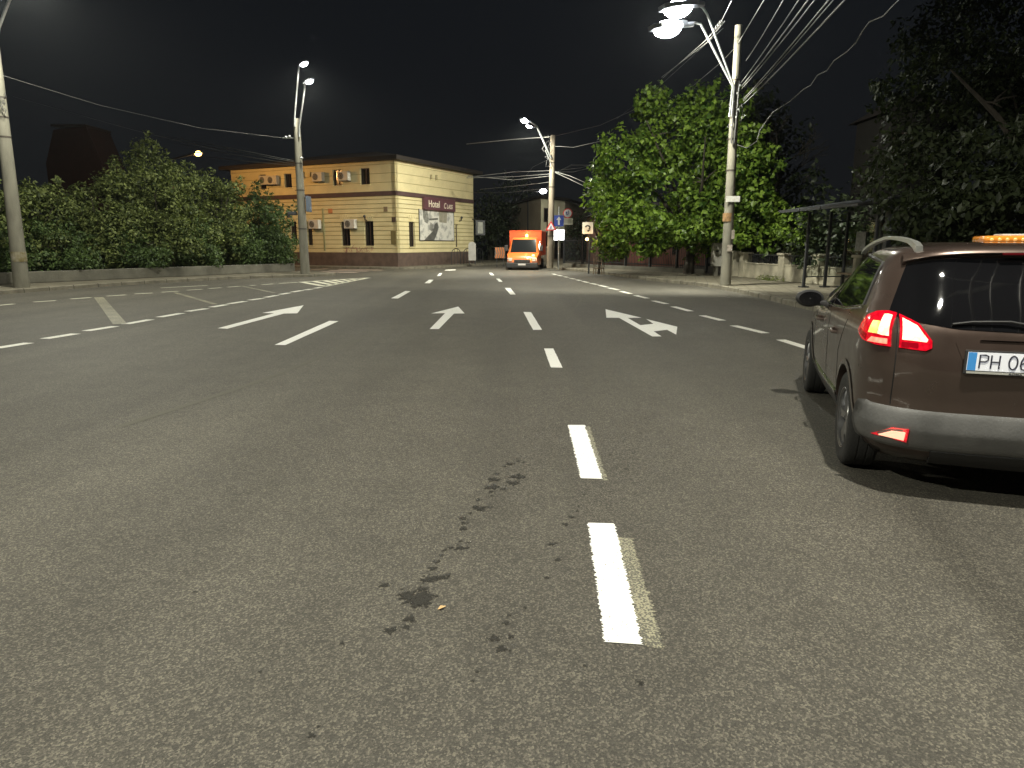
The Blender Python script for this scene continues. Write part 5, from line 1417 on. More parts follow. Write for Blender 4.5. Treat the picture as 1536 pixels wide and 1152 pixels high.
hedges = [ # u, back, top v, half width px, label
    (-40, 2.6, 275, 90, "dark tall shrub at the far left edge, partly behind the leaning concrete pole"),
    (55, 2.8, 284, 62, "dim shrub just right of the far left pole, below the reddish house gable"),
    (160, 2.6, 262, 60, "broad shrub left of the tallest one, with pale lit leaves on its top"),
    (240, 2.6, 214, 82, "tallest rounded shrub in the middle of the hedge row"),
    (325, 2.2, 262, 60, "rounded shrub sloping down right of the tallest one"),
    (395, 1.6, 296, 42, "narrow upright shrub overlapping the hotel's orange corner"),
]
for i, (u, bk, vt, hw, lb_) in enumerate(hedges):
    p = hedge_at(u, bk); k = p.y / FPX; rx = hw * k; zt_ = ztop(u, vt, p.y); 
    rx = min(rx, 3.4)
    bl = [(0, .6, zt_ * .56, rx * .82, rx * .75, zt_ * .42), (-rx * .45, -.1, zt_ * .36, rx * .6, rx * .6, zt_ * .32), (rx * .45, -.1, zt_ * .34, rx * .6, rx * .6, zt_ * .30), (0, -.4, zt_ * .22, rx * .7, .8, zt_ * .2)]
    tree("shrub", (p.x, p.y, .35), [(a, b, c - .12, d_, e_, f_) for a, b, c, d_, e_, f_ in bl], .085, .16, hedge_leaf if i != 5 else hedge_leaf2, lb_, "shrub", 560, "shrubs behind the low wall", r0=.12, fork=.2, clump=.62)
for (u, bk, vt, hw, lb_) in ((95, 1.3, 330, 45, "low leafy bush at the foot of the hedge just right of the far left pole"), (12, 1.2, 345, 30, "bright low bush peeping out left of the leaning concrete pole"),
                             (205, 1.2, 345, 48, "low dark bush under the broad shrub with pale top leaves"), (290, 1.2, 335, 44, "low bush in front of the tallest shrub's right side"),
                             (362, 1.2, 340, 36, "low rounded bush between the sloping shrub and the wall end"), (410, 1.1, 352, 34, "lowest pale leaved bush at the right end of the hedge by the double lamp pole")):
    p = hedge_at(u, bk); k = p.y / FPX; rx = hw * k; zt_ = ztop(u, vt, p.y)
    tree("bush", (p.x, p.y, .35), [(0, 0, zt_ * .42, rx * .85, .85, zt_ * .42), (rx * .35, -.1, zt_ * .25, rx * .6, .8, zt_ * .25)], .07, .13, hedge_leaf2, lb_, "bush", 620, "low bushes along the hedge", r0=.06, fork=.2, clump=.45)

# big tree behind the fence on the right
bt = Vector((8.6, 33.2, .1))
def blob_px(u, v, hw, hh, y, base, ry=None):
    c = P(u, v, y); k = (c.y * math.cos(PITCH)) / FPX
    return (c.x - base.x, c.y - base.y, c.z - base.z, hw * k, ry or hw * k, hh * k)
bl = [blob_px(1010, 200, 62, 62, 33.5, bt), blob_px(1090, 240, 60, 70, 34.5, bt), blob_px(940, 245, 52, 50, 32.5, bt), blob_px(925, 300, 52, 42, 32, bt), blob_px(1000, 290, 80, 80, 32.5, bt),
      blob_px(1085, 320, 80, 70, 33.5, bt), blob_px(1000, 342, 95, 30, 31.5, bt), blob_px(1128, 335, 46, 50, 30, bt), blob_px(1122, 262, 44, 50, 30.5, bt), blob_px(1080, 200, 46, 44, 32, bt), blob_px(1035, 150, 28, 26, 33.5, bt), blob_px(985, 160, 26, 26, 33.2, bt)]
tree("big_tree", bt, bl, .17, .24, mul_leaf, "big bright green broadleaved tree lit by the double lamp, left of the concrete pole", "tree", 190, r0=.28, fork=.18, clump=.72, droop=.45, nl=8, fill=.42)
st_ = G(898, 410, KH)
bl = [blob_px(915, 335, 24, 40, st_.y, st_), blob_px(902, 296, 20, 26, st_.y, st_), blob_px(918, 375, 30, 16, st_.y, st_), blob_px(905, 262, 14, 18, st_.y, st_)]
stt = tree("street_tree", st_, bl, .12, .19, mul_leaf, "small staked street tree at the left edge of the big tree", "tree", 230, r0=.07, fork=.3, clump=.5, droop=.4)
m = MB()
for q in range(4):
    a = q * 1.57 + .4; m.tube([(.3 * math.cos(a), .3 * math.sin(a), -.05), (.27 * math.cos(a), .27 * math.sin(a), .75)], .025, 6)
for z in (.25, .6):
    m.tube([(.29 * math.cos(q * 1.57 + .4), .29 * math.sin(q * 1.57 + .4), z) for q in range(5)], .02, 5)
m.build("tree_guard", mat("stake_wood", (.17, .13, .09), .8, var=.3, vscale=9), stt)
# bare tree between pole and dark sky
bb = P(1165, 300, 37); bb.z = 0.1
m = MB(); random.seed(21)
def grow(p, d, L, r, dep):
    if dep == 0 or r < .006: return
    e = p + d * L; m.tube([p, p.lerp(e, .5) + Vector((random.uniform(-.06, .06), 0, random.uniform(-.05, .05))), e], [r, r * .85, r * .65], 6, cap=False)
    for k in range(3 if dep > 2 else 2):
        nd = (d + Vector((random.uniform(-.8, .8), random.uniform(-.5, .5), random.uniform(-.35, .45)))).normalized(); grow(e, nd, L * random.uniform(.62, .85), r * .6, dep - 1)
grow(Vector((0, 0, 0)), Vector((0, 0, 1)), 3.6, .2, 2) if False else None
m.tube([(0, 0, 0), (-.1, 0, 2.0), (0, 0, 4.2), (.1, 0, 5.4)], [.2, .18, .15, .10], 10)
for z, sx_ in ((3.6, 1), (4.2, -1), (4.6, 1), (5.0, -1), (5.4, 1), (5.4, -.3)): grow(Vector((0.05, 0, z)), Vector((sx_, random.uniform(-.4, .2), .75)).normalized(), 1.0, .055, 4)
br_ = empty("bare_tree", bb, 0, "leafless grey tree with thin branches right behind the tall lamp pole", "tree"); m.build("trunk", mat("grey_bark", (.022, .019, .015), .9, var=.3, vscale=8, bump=.5), br_, smooth=60)

# ---------------------------------------------------------------- right-hand pavement: walls, fence, cabinet, shelter
A_ = G(1114, 415.5, KH); B_ = G(1199, 423.8, KH); dW = (B_ - A_).normalized(); nW = Vector((-dW.y, dW.x, 0))
if nW.x < 0: nW = -nW
rot = math.atan2(dW.y, dW.x); LW = 22
gw = empty("garden_wall", A_, rot, "low stained plaster wall with square pillars behind the bus shelter", "wall")
m = MB(); m.bbox(LW / 2, 0, .30, LW, .22, .60, .03); m.bbox(LW / 2, 0, .615, LW, .27, .05, .015); m.build("wall", plaster_wall, gw)
pil = [0.15]
for u in (1175, 1227): 
    k = (u - 768) / FPX; best = min(np.linspace(0, 20, 800), key=lambda q: abs((A_ + dW * q).x - k * ((A_ + dW * q).y * math.cos(PITCH) + 1.4 * math.sin(PITCH)))); pil.append(float(best))
stepp = pil[2] - pil[1]; 
while pil[-1] + stepp < LW - .5: pil.append(pil[-1] + stepp)
for q in pil:
    m = MB(); m.bbox(q, 0, .50, .42, .36, 1.0, .02); o = m.build("pillar", plaster_wall, gw)
    m = MB(); m.bbox(q, 0, 1.03, .52, .46, .09, .02); m.build("pillar_cap", plaster_wall, o)
m = MB()
for i in range(len(pil) - 1):
    for q in np.arange(pil[i] + .3, pil[i + 1] - .2, .14): m.box(float(q), 0, .84, .014, .014, .42)
    m.box((pil[i] + pil[i + 1]) / 2, 0, .98, pil[i + 1] - pil[i], .02, .03)
m.build("railing", dark_metal, gw)
F0, F1 = G(846, 399.5, KH), G(1064, 411, KH); F1.y += .6
dF = (F1 - F0); LF = dF.length; rotF = math.atan2(dF.y, dF.x)
fn = empty("iron_fence", F0, rotF, "long dark iron bar fence on a low kerb under the big tree", "fence")
m = MB(); m.bbox(LF / 2, 0, .09, LF, .25, .22, .02); m.build("fence_base", low_wall_m, fn)
m = MB()
for q in np.arange(.1, LF, .13): m.box(float(q), 0, 1.0, .022, .022, 1.6)
m.box(LF / 2, .02, .35, LF, .02, .05); m.box(LF / 2, .02, 1.62, LF, .02, .05); ob = m.build("bars", dark_metal, fn)
for q in np.arange(0, LF + .1, LF / 6):
    m = MB(); m.bbox(float(q), 0, 1.0, .12, .12, 1.9, .01); m.build("post", dark_metal, fn)
m = MB(); q0, q1 = LF * .52, LF * .80; m.box((q0 + q1) / 2, .06, .98, q1 - q0, .02, 1.35); m.build("backing_panel", mat("rusty_panel", (.14, .045, .032), .7, var=.35, vscale=2.5, stretch=(1, 1, .3)), fn)
# cabinet
cb = G(1073, 413.5, KH); 
ec = empty("electric_cabinet", cb, 0, "pale grey metal utility cabinet standing on a stub beside the big pole", "cabinet")
m = MB(); m.bbox(0, 0, .95, .42, .3, 1.05, .02); m.build("box", mat("cabinet_grey", (.30, .29, .26), .6, var=.2, vscale=4, stretch=(1, 1, .4)), ec)
m = MB(); m.box(0, 0, .2, .16, .16, .45); m.build("stub", low_wall_m, ec)
m = MB(); m.box(0, -.153, 1.28, .3, .006, .012); m.box(.15, -.155, .95, .02, .012, .1); m.box(-.03, -.1535, 1.1, .12, .006, .09); m.build("door_detail", dark_metal, ec)
m = MB(); m.bbox(0, 0, 1.55, .12, .12, .2, .02); 
gp = empty("gate_pillar", G(1098 + 4, 414.5, KH), 0, "small pale pillar with a cap just right of the tall pole, before the garden wall", "pillar")
m = MB(); m.bbox(0, 0, .52, .3, .3, 1.04, .02); m.build("shaft", plaster_wall, gp)
m = MB(); m.bbox(0, 0, 1.08, .4, .4, .08, .02); m.build("cap", plaster_wall, gp)
# garden soil behind wall and fence
m = MB(); m.add([F0 + Vector((0.3, .3, .01)), F1 + Vector((.3, .3, .01)), A_ + nW * .3 + Vector((0, 0, .01)), A_ + dW * LW + nW * .3 + Vector((0, 0, .01)), Vector((58, 0, KH + .01)), Vector((58, 60, KH + .01))], [(0, 1, 2, 3, 4, 5)])
tag(m.build("garden_soil", soil), kind="structure")
# garden bushes behind the wall, near the shelter
for (u, v, hw, hh, y, lb_, mt_) in ((1192, 345, 32, 24, 27.5, "leafy shrub above the garden wall just left of the bus shelter", mul_leaf), (1204, 395, 13, 22, 27.6, "small dark conifer-like bush behind the garden wall at the shelter's left post", hedge_leaf2),
                                   (1262, 370, 32, 32, 27.5, "green bush seen through the glass of the bus shelter", hedge_leaf)):
    c = P(u, v, y); b0 = Vector((c.x, c.y, .1)); tree("garden_shrub", b0, [blob_px(u, v, hw, hh, y, b0)], .10, .16, mt_, lb_, "shrub", 300, "shrubs behind the garden wall", r0=.06, clump=.45)
# weeds at the wall foot
m = MB(); weeds = []
for u, v in ((1150, 420), (1158, 421), (1143, 419.5), (1170, 422)):
    c = G(u, v, KH); weeds.append(((c.x, c.y, .2), (.22, .12, .14), 90))
o = leaf_mesh("weeds", weeds, .03, .10, hedge_leaf, None, droop=-.5); tag(o, kind="stuff")

# bus shelter
shel_m = mat("shelter_steel", (0.055, 0.058, 0.065), .42, .5, var=.15, vscale=5)
pane = bpy.data.materials.new("shelter_glass"); pane.use_nodes = True
nt = pane.node_tree; nt.nodes.remove(nt.nodes["Principled BSDF"])
tr = nt.nodes.new("ShaderNodeBsdfTransparent"); tr.inputs[0].default_value = (.78, .82, .80, 1); gl_ = nt.nodes.new("ShaderNodeBsdfGlossy"); gl_.inputs["Roughness"].default_value = .03
fr = nt.nodes.new("ShaderNodeFresnel"); fr.inputs[0].default_value = 1.5; ad = nt.nodes.new("ShaderNodeMath"); ad.operation = 'MULTIPLY_ADD'; ad.inputs[1].default_value = 1.0; ad.inputs[2].default_value = .03; nt.links.new(fr.outputs[0], ad.inputs[0])
mx = nt.nodes.new("ShaderNodeMixShader"); nt.links.new(ad.outputs[0], mx.inputs[0]); nt.links.new(tr.outputs[0], mx.inputs[1]); nt.links.new(gl_.outputs[0], mx.inputs[2]); nt.links.new(mx.outputs[0], nt.nodes["Material Output"].inputs[0])
s0 = G(1205, 431, KH); s1_ = G(1235, 430.5, KH)
# shelter local frame: x along the kerb towards the camera, y away from the road
dS = Vector((.10, -1, 0)).normalized(); rS = math.atan2(dS.y, dS.x)
sh = empty("bus_shelter", s0, rS, "dark steel and glass bus shelter with a sloping roof on the right pavement", "bus shelter")
# local y axis points to the road's outside? rotate: y = left of dS = +x world side
SL, SD = 3.6, 1.35
def lp(x, y, z): return (x, y, z)
sgnY = 1 if (Matrix.Rotation(rS, 3, 'Z') @ Vector((0, 1, 0))).x > 0 else -1
for (x, y) in ((0, .0), (0, SD * .55), (SL * .5, SD), (SL, 0.0), (0, SD), (SL, SD)):
    m = MB(); m.bbox(x, sgnY * y, 1.22, .085, .085, 2.44, .01); p_ = m.build("post", shel_m, sh)
    m = MB(); m.box(x, sgnY * y, .02, .24, .24, .04); m.build("foot_plate", shel_m, p_)
m = MB()     # roof: a wedge rising towards the camera side, overhanging the kerb
m.add([(-.35, -sgnY * .85, 2.42), (SL + .35, -sgnY * .85, 2.42), (SL + .35, sgnY * (SD + .1), 2.62), (-.35, sgnY * (SD + .1), 2.62), (-.35, -sgnY * .85, 2.50), (SL + .35, -sgnY * .85, 2.50), (SL + .35, sgnY * (SD + .1), 2.82), (-.35, sgnY * (SD + .1), 2.82)],
      [(0, 1, 2, 3), (4, 5, 6, 7), (0, 1, 5, 4), (1, 2, 6, 5), (2, 3, 7, 6), (3, 0, 4, 7)]); m.build("roof", shel_m, sh)
for x in (-.36, .9, 2.1, SL + .36):
    m = MB(); m.tube([(x, -sgnY * .88, 2.47), (x, sgnY * (SD + .12), 2.72)], .035, 8); m.build("roof_beam", mat("beam_grey", (.09, .09, .095), .5, .5), sh)
def gpane(x0, y0, x1, y1, z0=.35, z1=2.15):
    m = MB(); m.add([(x0, sgnY * y0, z0), (x1, sgnY * y1, z0), (x1, sgnY * y1, z1), (x0, sgnY * y0, z1)], [(0, 1, 2, 3)]); g = m.build("glass_panel", pane, sh)
    f = MB(); w = .03
    for a, b in (((x0, sgnY * y0, z0), (x1, sgnY * y1, z0)), ((x0, sgnY * y0, z1), (x1, sgnY * y1, z1))): f.tube([a, b], .018, 6)
    f.build("glass_frame", shel_m, g)
gpane(0, .06, 0, SD * .5); gpane(0, SD * .6, 0, SD - .05); gpane(.06, SD, SL * .5 - .05, SD); gpane(SL * .5 + .05, SD, SL - .06, SD)
gpane(SL, .06, SL, SD - .06)
m = MB(); m.bbox(SL * .5, sgnY * (SD - .28), .48, SL * .8, .36, .05, .015)
for x in (SL * .2, SL * .5, SL * .8): m.box(x, sgnY * (SD - .22), .24, .06, .06, .46)
m.build("bench", mat("bench_wood", (.16, .12, .08), .6, var=.2, vscale=5, stretch=(.3, 1, 1)), sh)
m = MB(); m.bbox(.9, sgnY * (SD - .06), 1.5, .5, .03, .6, .005); m.build("timetable_case", mat("timetable_white", (.20, .20, .19), .5, var=.3, vscale=12), sh)
# advert panel at the near end: thick dark frame
m = MB(); m.bbox(SL + .35, sgnY * (SD * .5), 1.45, .16, 1.30, 2.45, .02); m.build("advert_case", shel_m, sh)
m = MB(); m.box(SL + .26, sgnY * (SD * .5), 1.35, .006, 1.06, 1.7); m.build("advert_glass", car_glass, sh)

# near tree on the right, over the shelter (dark, leaves lit from the street side)
nt_ = Vector((12.2, 16.0, .1)); nb_ = [blob_px(1450, 290, 105, 60, 14.5, nt_, 1.6), blob_px(1530, 250, 90, 80, 14.0, nt_, 1.6), blob_px(1420, 150, 80, 95, 19, nt_, 1.8), blob_px(1500, 60, 110, 110, 20, nt_, 2.0),
      blob_px(1380, 240, 45, 50, 16, nt_, 1.2), blob_px(1480, 345, 60, 30, 14.5, nt_, 1.2), blob_px(1390, 330, 45, 30, 14.8, nt_, 1.0), blob_px(1620, 200, 100, 170, 16, nt_, 2.4)]
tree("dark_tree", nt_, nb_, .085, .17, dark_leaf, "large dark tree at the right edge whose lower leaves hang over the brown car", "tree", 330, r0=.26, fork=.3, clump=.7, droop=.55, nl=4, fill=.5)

# backdrop trees and houses
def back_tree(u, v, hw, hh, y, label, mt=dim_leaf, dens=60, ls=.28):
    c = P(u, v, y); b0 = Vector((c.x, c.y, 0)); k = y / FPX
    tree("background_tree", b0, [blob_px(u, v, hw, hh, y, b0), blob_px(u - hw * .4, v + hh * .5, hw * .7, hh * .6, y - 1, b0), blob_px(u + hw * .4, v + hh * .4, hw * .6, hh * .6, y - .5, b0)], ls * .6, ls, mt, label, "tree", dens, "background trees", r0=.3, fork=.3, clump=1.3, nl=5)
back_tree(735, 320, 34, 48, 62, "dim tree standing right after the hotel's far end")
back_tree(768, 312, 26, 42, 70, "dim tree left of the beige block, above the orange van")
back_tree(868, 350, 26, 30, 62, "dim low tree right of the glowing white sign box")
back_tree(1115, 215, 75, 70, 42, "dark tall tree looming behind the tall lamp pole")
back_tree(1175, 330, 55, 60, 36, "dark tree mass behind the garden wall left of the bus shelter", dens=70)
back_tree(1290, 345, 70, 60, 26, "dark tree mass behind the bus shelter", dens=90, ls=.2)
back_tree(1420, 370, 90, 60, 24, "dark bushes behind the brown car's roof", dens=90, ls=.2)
def block(name, label, u0, u1, v_top, y, depth, mt, yaw=0, wins=()):
    a = P(u0, 366, y); b = P(u1, 366, y); w = b.x - a.x; h_ = P((u0 + u1) / 2, v_top, y).z
    root = empty(name, ((a.x + b.x) / 2, y, 0), yaw, label, "building")
    m = MB(); m.box(0, depth / 2, h_ / 2, w, depth, h_); m.build("wall", mt, root)
    m = MB(); m.add([(-w / 2 - .3, -.3, h_ + .004), (w / 2 + .3, -.3, h_ + .004), (w / 2 + .3, depth + .3, h_ + .004), (-w / 2 - .3, depth + .3, h_ + .004), (-w * .25, depth / 2, h_ + .9), (w * .25, depth / 2, h_ + .9)], [(0, 1, 5, 4), (1, 2, 5), (2, 3, 4, 5), (3, 0, 4), (3, 2, 1, 0)])
    m.build("roof", roof_m, root)
    for (x, z, ww, hh) in wins:
        m = MB(); m.box(x, -.01, z, ww, .06, hh); f = m.build("window", win_frame, root); m = MB(); m.box(x, -.045, z, ww - .12, .02, hh - .12); m.build("pane", win_glass, f)
    return root
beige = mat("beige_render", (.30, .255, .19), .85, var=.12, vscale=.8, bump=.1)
lit_beige = mat("lit_beige_render", (.55, .52, .38), .85, var=.1, vscale=.8)  # paler beige: the light on the front face is put into its colour
# beige block: dark long side to the left, lit front to the right
y0 = 57; a = P(811, 366, y0); bw = empty("beige_building", (a.x, y0, 0), 0, "two storey beige building behind the orange van with a pale lit front", "building")
h_ = P(811, 297, y0).z; l0 = P(752, 366, y0 + 14); r1 = P(846, 366, y0 + 3.5); A3, Lf, Rf = Vector((0, 0, 0)), Vector((l0.x - a.x, l0.y - y0, 0)), Vector((r1.x - a.x, 3.5, 0))
m = MB(); q = [A3, Lf, Lf + Vector((6, 10, 0)), Rf + Vector((3, 9, 0))]; m.prism([(p.x, p.y) for p in (A3, Rf, Rf + Vector((3, 9, 0)), Lf + Vector((6, 10, 0)), Lf)], 0, h_); m.build("wall", beige, bw)
m = MB(); nf = Vector((Rf.y, -Rf.x, 0)).normalized() * .03; m.prism([(p.x, p.y) for p in (A3 + nf, Rf + nf, Rf, A3)], 1.2, h_ - .02); m.build("lit_front", lit_beige, bw)
m = MB(); m.prism([(p.x, p.y) for p in (A3 + Vector((0, -.5, 0)), Rf + Vector((.3, -.4, 0)), Rf + Vector((3, 9, 0)), Lf + Vector((6, 10, 0)), Lf + Vector((-.4, -.2, 0)))], h_ + .004, h_ + .2); m.build("roof", roof_m, bw)
def fw(t0, t1, z0, z1):
    p0, p1 = A3.lerp(Rf, t0) + nf, A3.lerp(Rf, t1) + nf; n2 = nf.normalized() * .03
    m = MB(); m.prism([(p.x, p.y) for p in (p0, p1, p1 + n2, p0 + n2)], z0, z1); f = m.build("window", win_frame, bw)
    m = MB(); m.prism([(p.x, p.y) for p in (p0.lerp(p1, .12) + n2, p0.lerp(p1, .88) + n2, p0.lerp(p1, .88) + n2 * 1.3, p0.lerp(p1, .12) + n2 * 1.3)], z0 + .1, z1 - .1); m.build("pane", win_glass, f)
fw(.10, .32, h_ - 1.9, h_ - .75); fw(.22, .34, h_ - 3.2, h_ - 1.9); fw(.08, .30, 1.35, 2.5); fw(.55, .75, .3, 2.2); fw(.82, .95, .3, 2.2)
m = MB(); p = A3.lerp(Lf, .28) + Vector((0, -.1, 0)); m.tube([(p.x, p.y, 0), (p.x, p.y, h_)], .07, 8); m.build("downpipe", dark_metal, bw)
# reddish house behind the hedge
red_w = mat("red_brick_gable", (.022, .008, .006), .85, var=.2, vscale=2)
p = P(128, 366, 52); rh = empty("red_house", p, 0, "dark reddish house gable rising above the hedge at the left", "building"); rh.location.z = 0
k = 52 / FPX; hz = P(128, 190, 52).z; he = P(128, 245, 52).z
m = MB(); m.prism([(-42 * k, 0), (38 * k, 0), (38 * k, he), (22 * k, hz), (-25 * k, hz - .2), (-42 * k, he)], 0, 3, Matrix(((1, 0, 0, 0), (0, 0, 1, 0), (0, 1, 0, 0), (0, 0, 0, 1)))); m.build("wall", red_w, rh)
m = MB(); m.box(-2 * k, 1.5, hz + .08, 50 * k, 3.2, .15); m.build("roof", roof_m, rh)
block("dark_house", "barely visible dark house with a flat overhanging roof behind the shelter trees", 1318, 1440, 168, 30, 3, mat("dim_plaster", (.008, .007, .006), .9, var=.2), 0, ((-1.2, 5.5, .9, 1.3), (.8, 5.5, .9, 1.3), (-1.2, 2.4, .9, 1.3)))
block("low_house", "low dark house behind the iron fence under the big tree", 900, 1062, 320, 44, 8, mat("dim_brick", (.13, .06, .045), .9, var=.2), 0, ((-2, 1.5, .9, 1.2), (1, 1.5, .9, 1.2)))
# striped road barrier beside the van
bp_ = P(750, 380, 46); bp_.z = 0; bar_ = empty("striped_barrier", bp_, 0, "orange and white striped traffic barrier left of the orange van", "barrier")
Mb = facing(Vector((bp_.x, bp_.y, 0))) @ Matrix.Diagonal((.72, .72, 1, 1))
m = MB(); 
for q in (-.3, .3): m.box(q, .6, 0, .06, 1.2, .06, M=Mb)
m.build("post", dark_metal, bar_, world=True)
m = MB(); m.box(0, 1.35, .04, .95, 1.0, .03, M=Mb); m.build("board", mat("barrier_white", (.12, .10, .08), .5), bar_, world=True)
m = MB()
for q in range(4):
    x = -.36 + q * .22; m.prism([(x - .1, .86), (x + .02, .86), (x + .14, 1.30), (x + .02, 1.30)], .058, .062, Mb); m.prism([(x + .02, 1.34), (x + .14, 1.34), (x + .02, 1.84), (x - .1, 1.84)], .058, .062, Mb)
m.build("stripe", mat("barrier_orange", (.40, .12, .03), .5, emit=(1, .35, .06), estr=.05), bar_, world=True)

# ---------------------------------------------------------------- cables
def cable(pts, r, label, group=None, mt=cable_m, sag=0.0, n=14, jit=0.0):
    P_ = []
    for i in range(len(pts) - 1):
        a, b = Vector(pts[i]), Vector(pts[i + 1])
        for k in range(n):
            t = k / n; p = a.lerp(b, t) - Vector((0, 0, sag * 4 * t * (1 - t)))
            if jit: p += Vector((random.uniform(-jit, jit), random.uniform(-jit, jit), random.uniform(-jit, jit)))
            P_.append(p)
    P_.append(Vector(pts[-1])); m = MB(); m.tube(P_, r, 6)
    o = m.build("overhead_cable", mt, loc=tuple(P_[0])); tag(o, label, "cable", group); return o
gR = "cables leaving the tall right pole towards the viewer"
yR = bR.y
def out(u0, v0, u1, yE=14.0, ext=1.5, v1=0):
    a = P(u0, v0, yR); e = P(u1, v1, yE); return [a, e, e + (e - a) * ext]
specs = [((1108, 120), (1083, 90), None), ]
wires = [(1119, 91, 1175, .010, "thin single cable rising from the top of the tall right pole"), (1111, 125, 1198, .012, "cable just right of the thin single one above the tall right pole"),
         (1112, 130, 1212, .017, "thicker cable in the middle of the bundle rising from the tall right pole"), (1112, 134, 1222, .013, "cable hugging the right of the thicker middle one in the rising bundle"),
         (1114, 150, 1243, .016, "upper cable of the right-hand group of the rising bundle"), (1114, 153, 1250, .012, "second cable of the right-hand group of the rising bundle"), (1116, 156, 1267, .020, "thickest and rightmost straight cable rising from the tall right pole")]
for (u0, v0, u1, r, lb_) in wires: cable(out(u0, v0, u1), r, lb_, gR, sag=.04)
# crimped loose cable to the far right
pts = [(1140, 195, 23), (1152, 178, 22), (1160, 168, 21.5), (1185, 152, 20.5), (1205, 134, 19.6), (1216, 128, 19.2), (1226, 113, 18.6), (1240, 106, 18), (1251, 91, 17.5), (1270, 78, 16.8), (1284, 64, 16.2), (1295, 45, 15.6), (1304, 33, 15.2), (1325, 24, 14.6), (1339, 9, 14), (1356, -8, 13.4), (1390, -40, 12)]
cable([P(*q) for q in pts], .012, "loose crinkled cable wandering up to the right through the dark sky", n=3)
cable([P(1100, 215, yR), P(1120, 222, yR - .5), P(1135, 212, yR - 1), P(1140, 195, 23)], .010, "cable end sagging from the tall right pole to the loose crinkled cable", mt=cable_dark, n=5)
# cables to the left of the right pole
cable([P(994, 117, 30), P(1059, 60, 23.5), P(1080, 36, 21), P(1098, 0, 18), P(1120, -50, 15)], .010, "cable with a coiled splice crossing left of the tall right pole's top", n=6)
cable([P(992, 116, 30), P(1060, 64, 23.5), P(1082, 38, 21)], .008, "thin cable running just under the one with the coiled splice", n=6)
m = MB(); a, b = P(1072, 46, 22.2), P(1084, 31, 20.8)
m.tube([a.lerp(b, t) + Vector((.06 * math.cos(t * 25), 0, .06 * math.sin(t * 25))) for t in np.linspace(0, 1, 30)], .014, 6); tag(m.build("cable_splice", cable_m, loc=tuple(a)), "coiled cable splice hanging just above the two lamp arms", "cable splice")
cable([P(1038, 130, 32), P(1082, 93, 27), P(1104, 70, 24.2), P(1146, 0, 18), P(1170, -45, 15)], .011, "cable passing behind the lamp arms and across the top of the tall right pole", n=6)
cable([P(925, 178, 38), P(985, 133, 32), P(1085, 42, 22)], .006, "faint high cable crossing in front of the big tree's sky side", mt=cable_dark, n=8)
# left side
TL = lambda u, v: P(u, v, bL.y - .2)
cable([TL(-40, 95), TL(0, 112), P(150, 158, 25), P(300, 192, 29), P(425, 207, bM.y)], .0042, "long sagging cable from the far left pole to the double lamp pole", n=6)
for i, (pp, lb_) in enumerate(((((250, 205, 40), (340, 221, 37), (440, 241, bM.y)), "upper cable of the group reaching the double lamp pole from the left"), (((255, 209, 40), (340, 225, 37), (442, 243, bM.y)), "middle cable of the group reaching the double lamp pole from the left"),
                               (((270, 216, 40), (350, 232, 37), (442, 246, bM.y)), "lower cable of the group reaching the double lamp pole from the left"), (((300, 234, 42), (360, 241, 38), (440, 248, bM.y)), "lowest straight cable just right of the orange lamp"))):
    cable([P(*q) for q in pp], .014, lb_, "cables arriving at the double lamp pole", n=6)
cable([P(20, 145, 30), P(200, 195, 36), P(330, 226, 40)], .007, "very faint high cable above the hedge", mt=cable_dark, n=8)
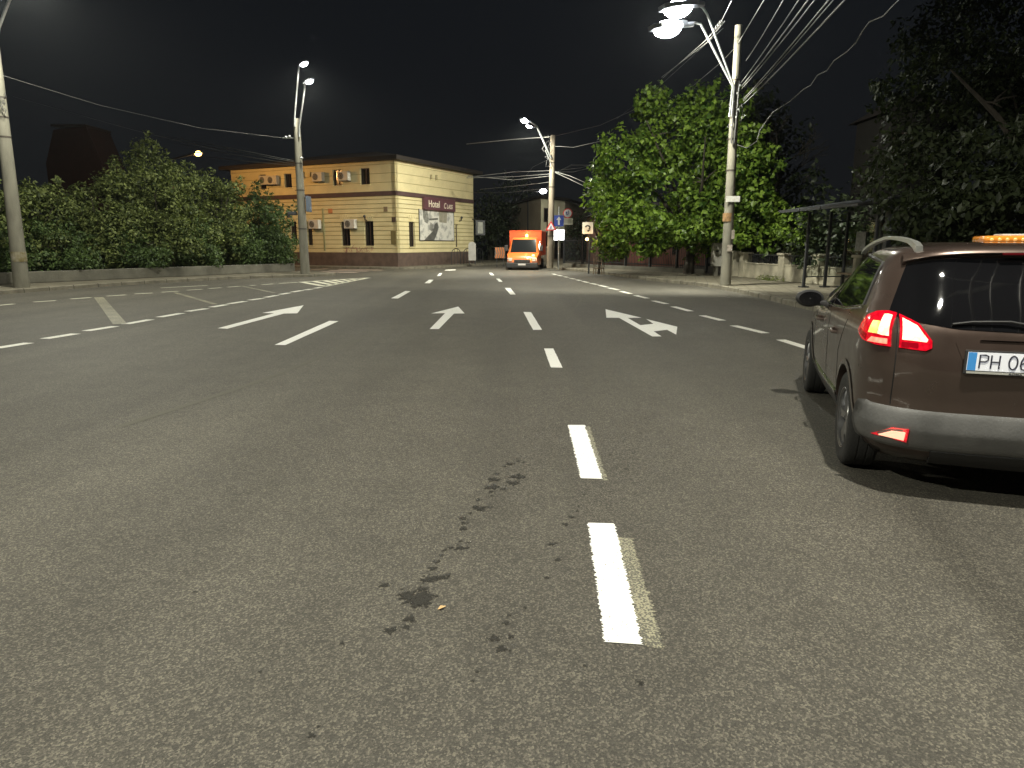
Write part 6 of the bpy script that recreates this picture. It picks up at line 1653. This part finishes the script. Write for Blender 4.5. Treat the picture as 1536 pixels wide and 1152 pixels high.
# from the middle pole
yC = bC.y; gC = "cables fanning out from the weathered pole"
mid = [(((829, 205, yC), (770, 209, 44), (700, 216, 48)), .022, "bright thick cable running left from the top of the weathered pole", cable_m), (((829, 205, yC), (900, 188, 38), (950, 165, 34), (1000, 130, 31)), .012, "thin cable running right and up from the weathered pole's top", cable_dark),
       (((829, 219, yC), (860, 221, 40), (900, 212, 37)), .012, "short bright cable just below the weathered pole's top on its right", cable_m), (((826, 256, yC), (770, 258, 45), (700, 266, 47)), .012, "uppermost of the low cables between the weathered pole and the hotel roof", cable_m),
       (((826, 261, yC), (770, 265, 45), (700, 267, 47)), .016, "second low cable between the weathered pole and the hotel roof", cable_m), (((826, 264, yC), (770, 270, 45), (702, 264, 47)), .018, "sagging low cable between the weathered pole and the hotel roof", cable_m),
       (((826, 273, yC), (775, 279, 46), (720, 284, 52)), .014, "lowest pale cable heading left from the weathered pole", cable_m), (((826, 282, yC), (760, 289, 46), (710, 289, 52)), .008, "thin dark cable under the lowest pale one", cable_dark),
       (((831, 257, yC), (855, 264, 40), (885, 277, 37)), .017, "upper cable falling right from the weathered pole into the big tree", cable_m), (((831, 258, yC), (855, 269, 40), (886, 284, 37)), .017, "lower cable falling right from the weathered pole into the big tree", cable_m),
       (((831, 258, yC), (860, 258, 44), (903, 248, 51.7)), .018, "bright cable rising to the far lamp at the big tree's left edge", cable_m), (((831, 256, yC), (870, 252, 44), (905, 243, 51)), .010, "thin cable above the one rising to the far lamp", cable_m),
       (((840, 300, 60), (862, 305, 50), (885, 318, 42)), .010, "faint cable behind the round sign", cable_dark), (((825, 238, yC), (800, 250, 45), (790, 262, 50)), .006, "faint dark stay cable left of the weathered pole", cable_dark)]
for pp, r, lb_, mt_ in mid: cable([P(*q) for q in pp], r, lb_, gC, mt_, n=6)
# cables across the hotel facade
x0_, z0_ = on_wall(598, 258, dR); 
for (v0, v1, vv) in ((256, 270, 0), (283.5, 284.5, 1)):
    a = on_wall(430, v0, dL) if False else None

# ---------------------------------------------------------------- unseen lamps: right inferred from the car's shadow, left added to even the light
for (x, y, hx_, hy_, pw, lb_) in ((8.9, .8, 2.5, 1.2, 1750, "concrete lamp pole on the right pavement behind the viewer"), (-14, -6.5, -8.5, -2.5, 1500, "unseen concrete lamp pole added on the left behind the viewer for even light")):
    r_ = pole_thing("street_lamp", (x, y, KH), (x, y, 8.6), .2, .13, concrete, lb_, "street lamp", "street lamps behind the viewer")
    e = Vector((hx_, hy_, 9.6)); m = MB(); wcol = (1.0, .955, .80) if x > 0 else WHITE; m = MB(); m.tube([(x, y, 7.4), (x - .2 * (1 if x > 0 else -1), y, 8.2), e - (e - Vector((x, y, 9.0))).normalized() * .2, e], .04, 8); m.build("lamp_arm", steel, r_, smooth=50, world=True)
    lamp_head(r_, e, Vector((hx_ - x, .2, .3)), 1.2, pw, col=wcol)

# ---------------------------------------------------------------- night air: a thin even haze that catches the lamps' light
m = MB(); m.box(0, 130, 7.0, 300, 300, 16.0)
hz = m.build("haze", MATS["asphalt"] if "asphalt" in MATS else asphalt)
hm = bpy.data.materials.new("haze_air"); hm.use_nodes = True; nt = hm.node_tree
nt.nodes.remove(nt.nodes["Principled BSDF"]); pv = nt.nodes.new("ShaderNodeVolumePrincipled")
pv.inputs["Color"].default_value = (.85, .92, 1, 1); pv.inputs["Density"].default_value = 0.00022; pv.inputs["Anisotropy"].default_value = 0.75
nt.links.new(pv.outputs[0], nt.nodes["Material Output"].inputs["Volume"])
hz.data.materials.clear(); hz.data.materials.append(hm); tag(hz, kind="stuff")
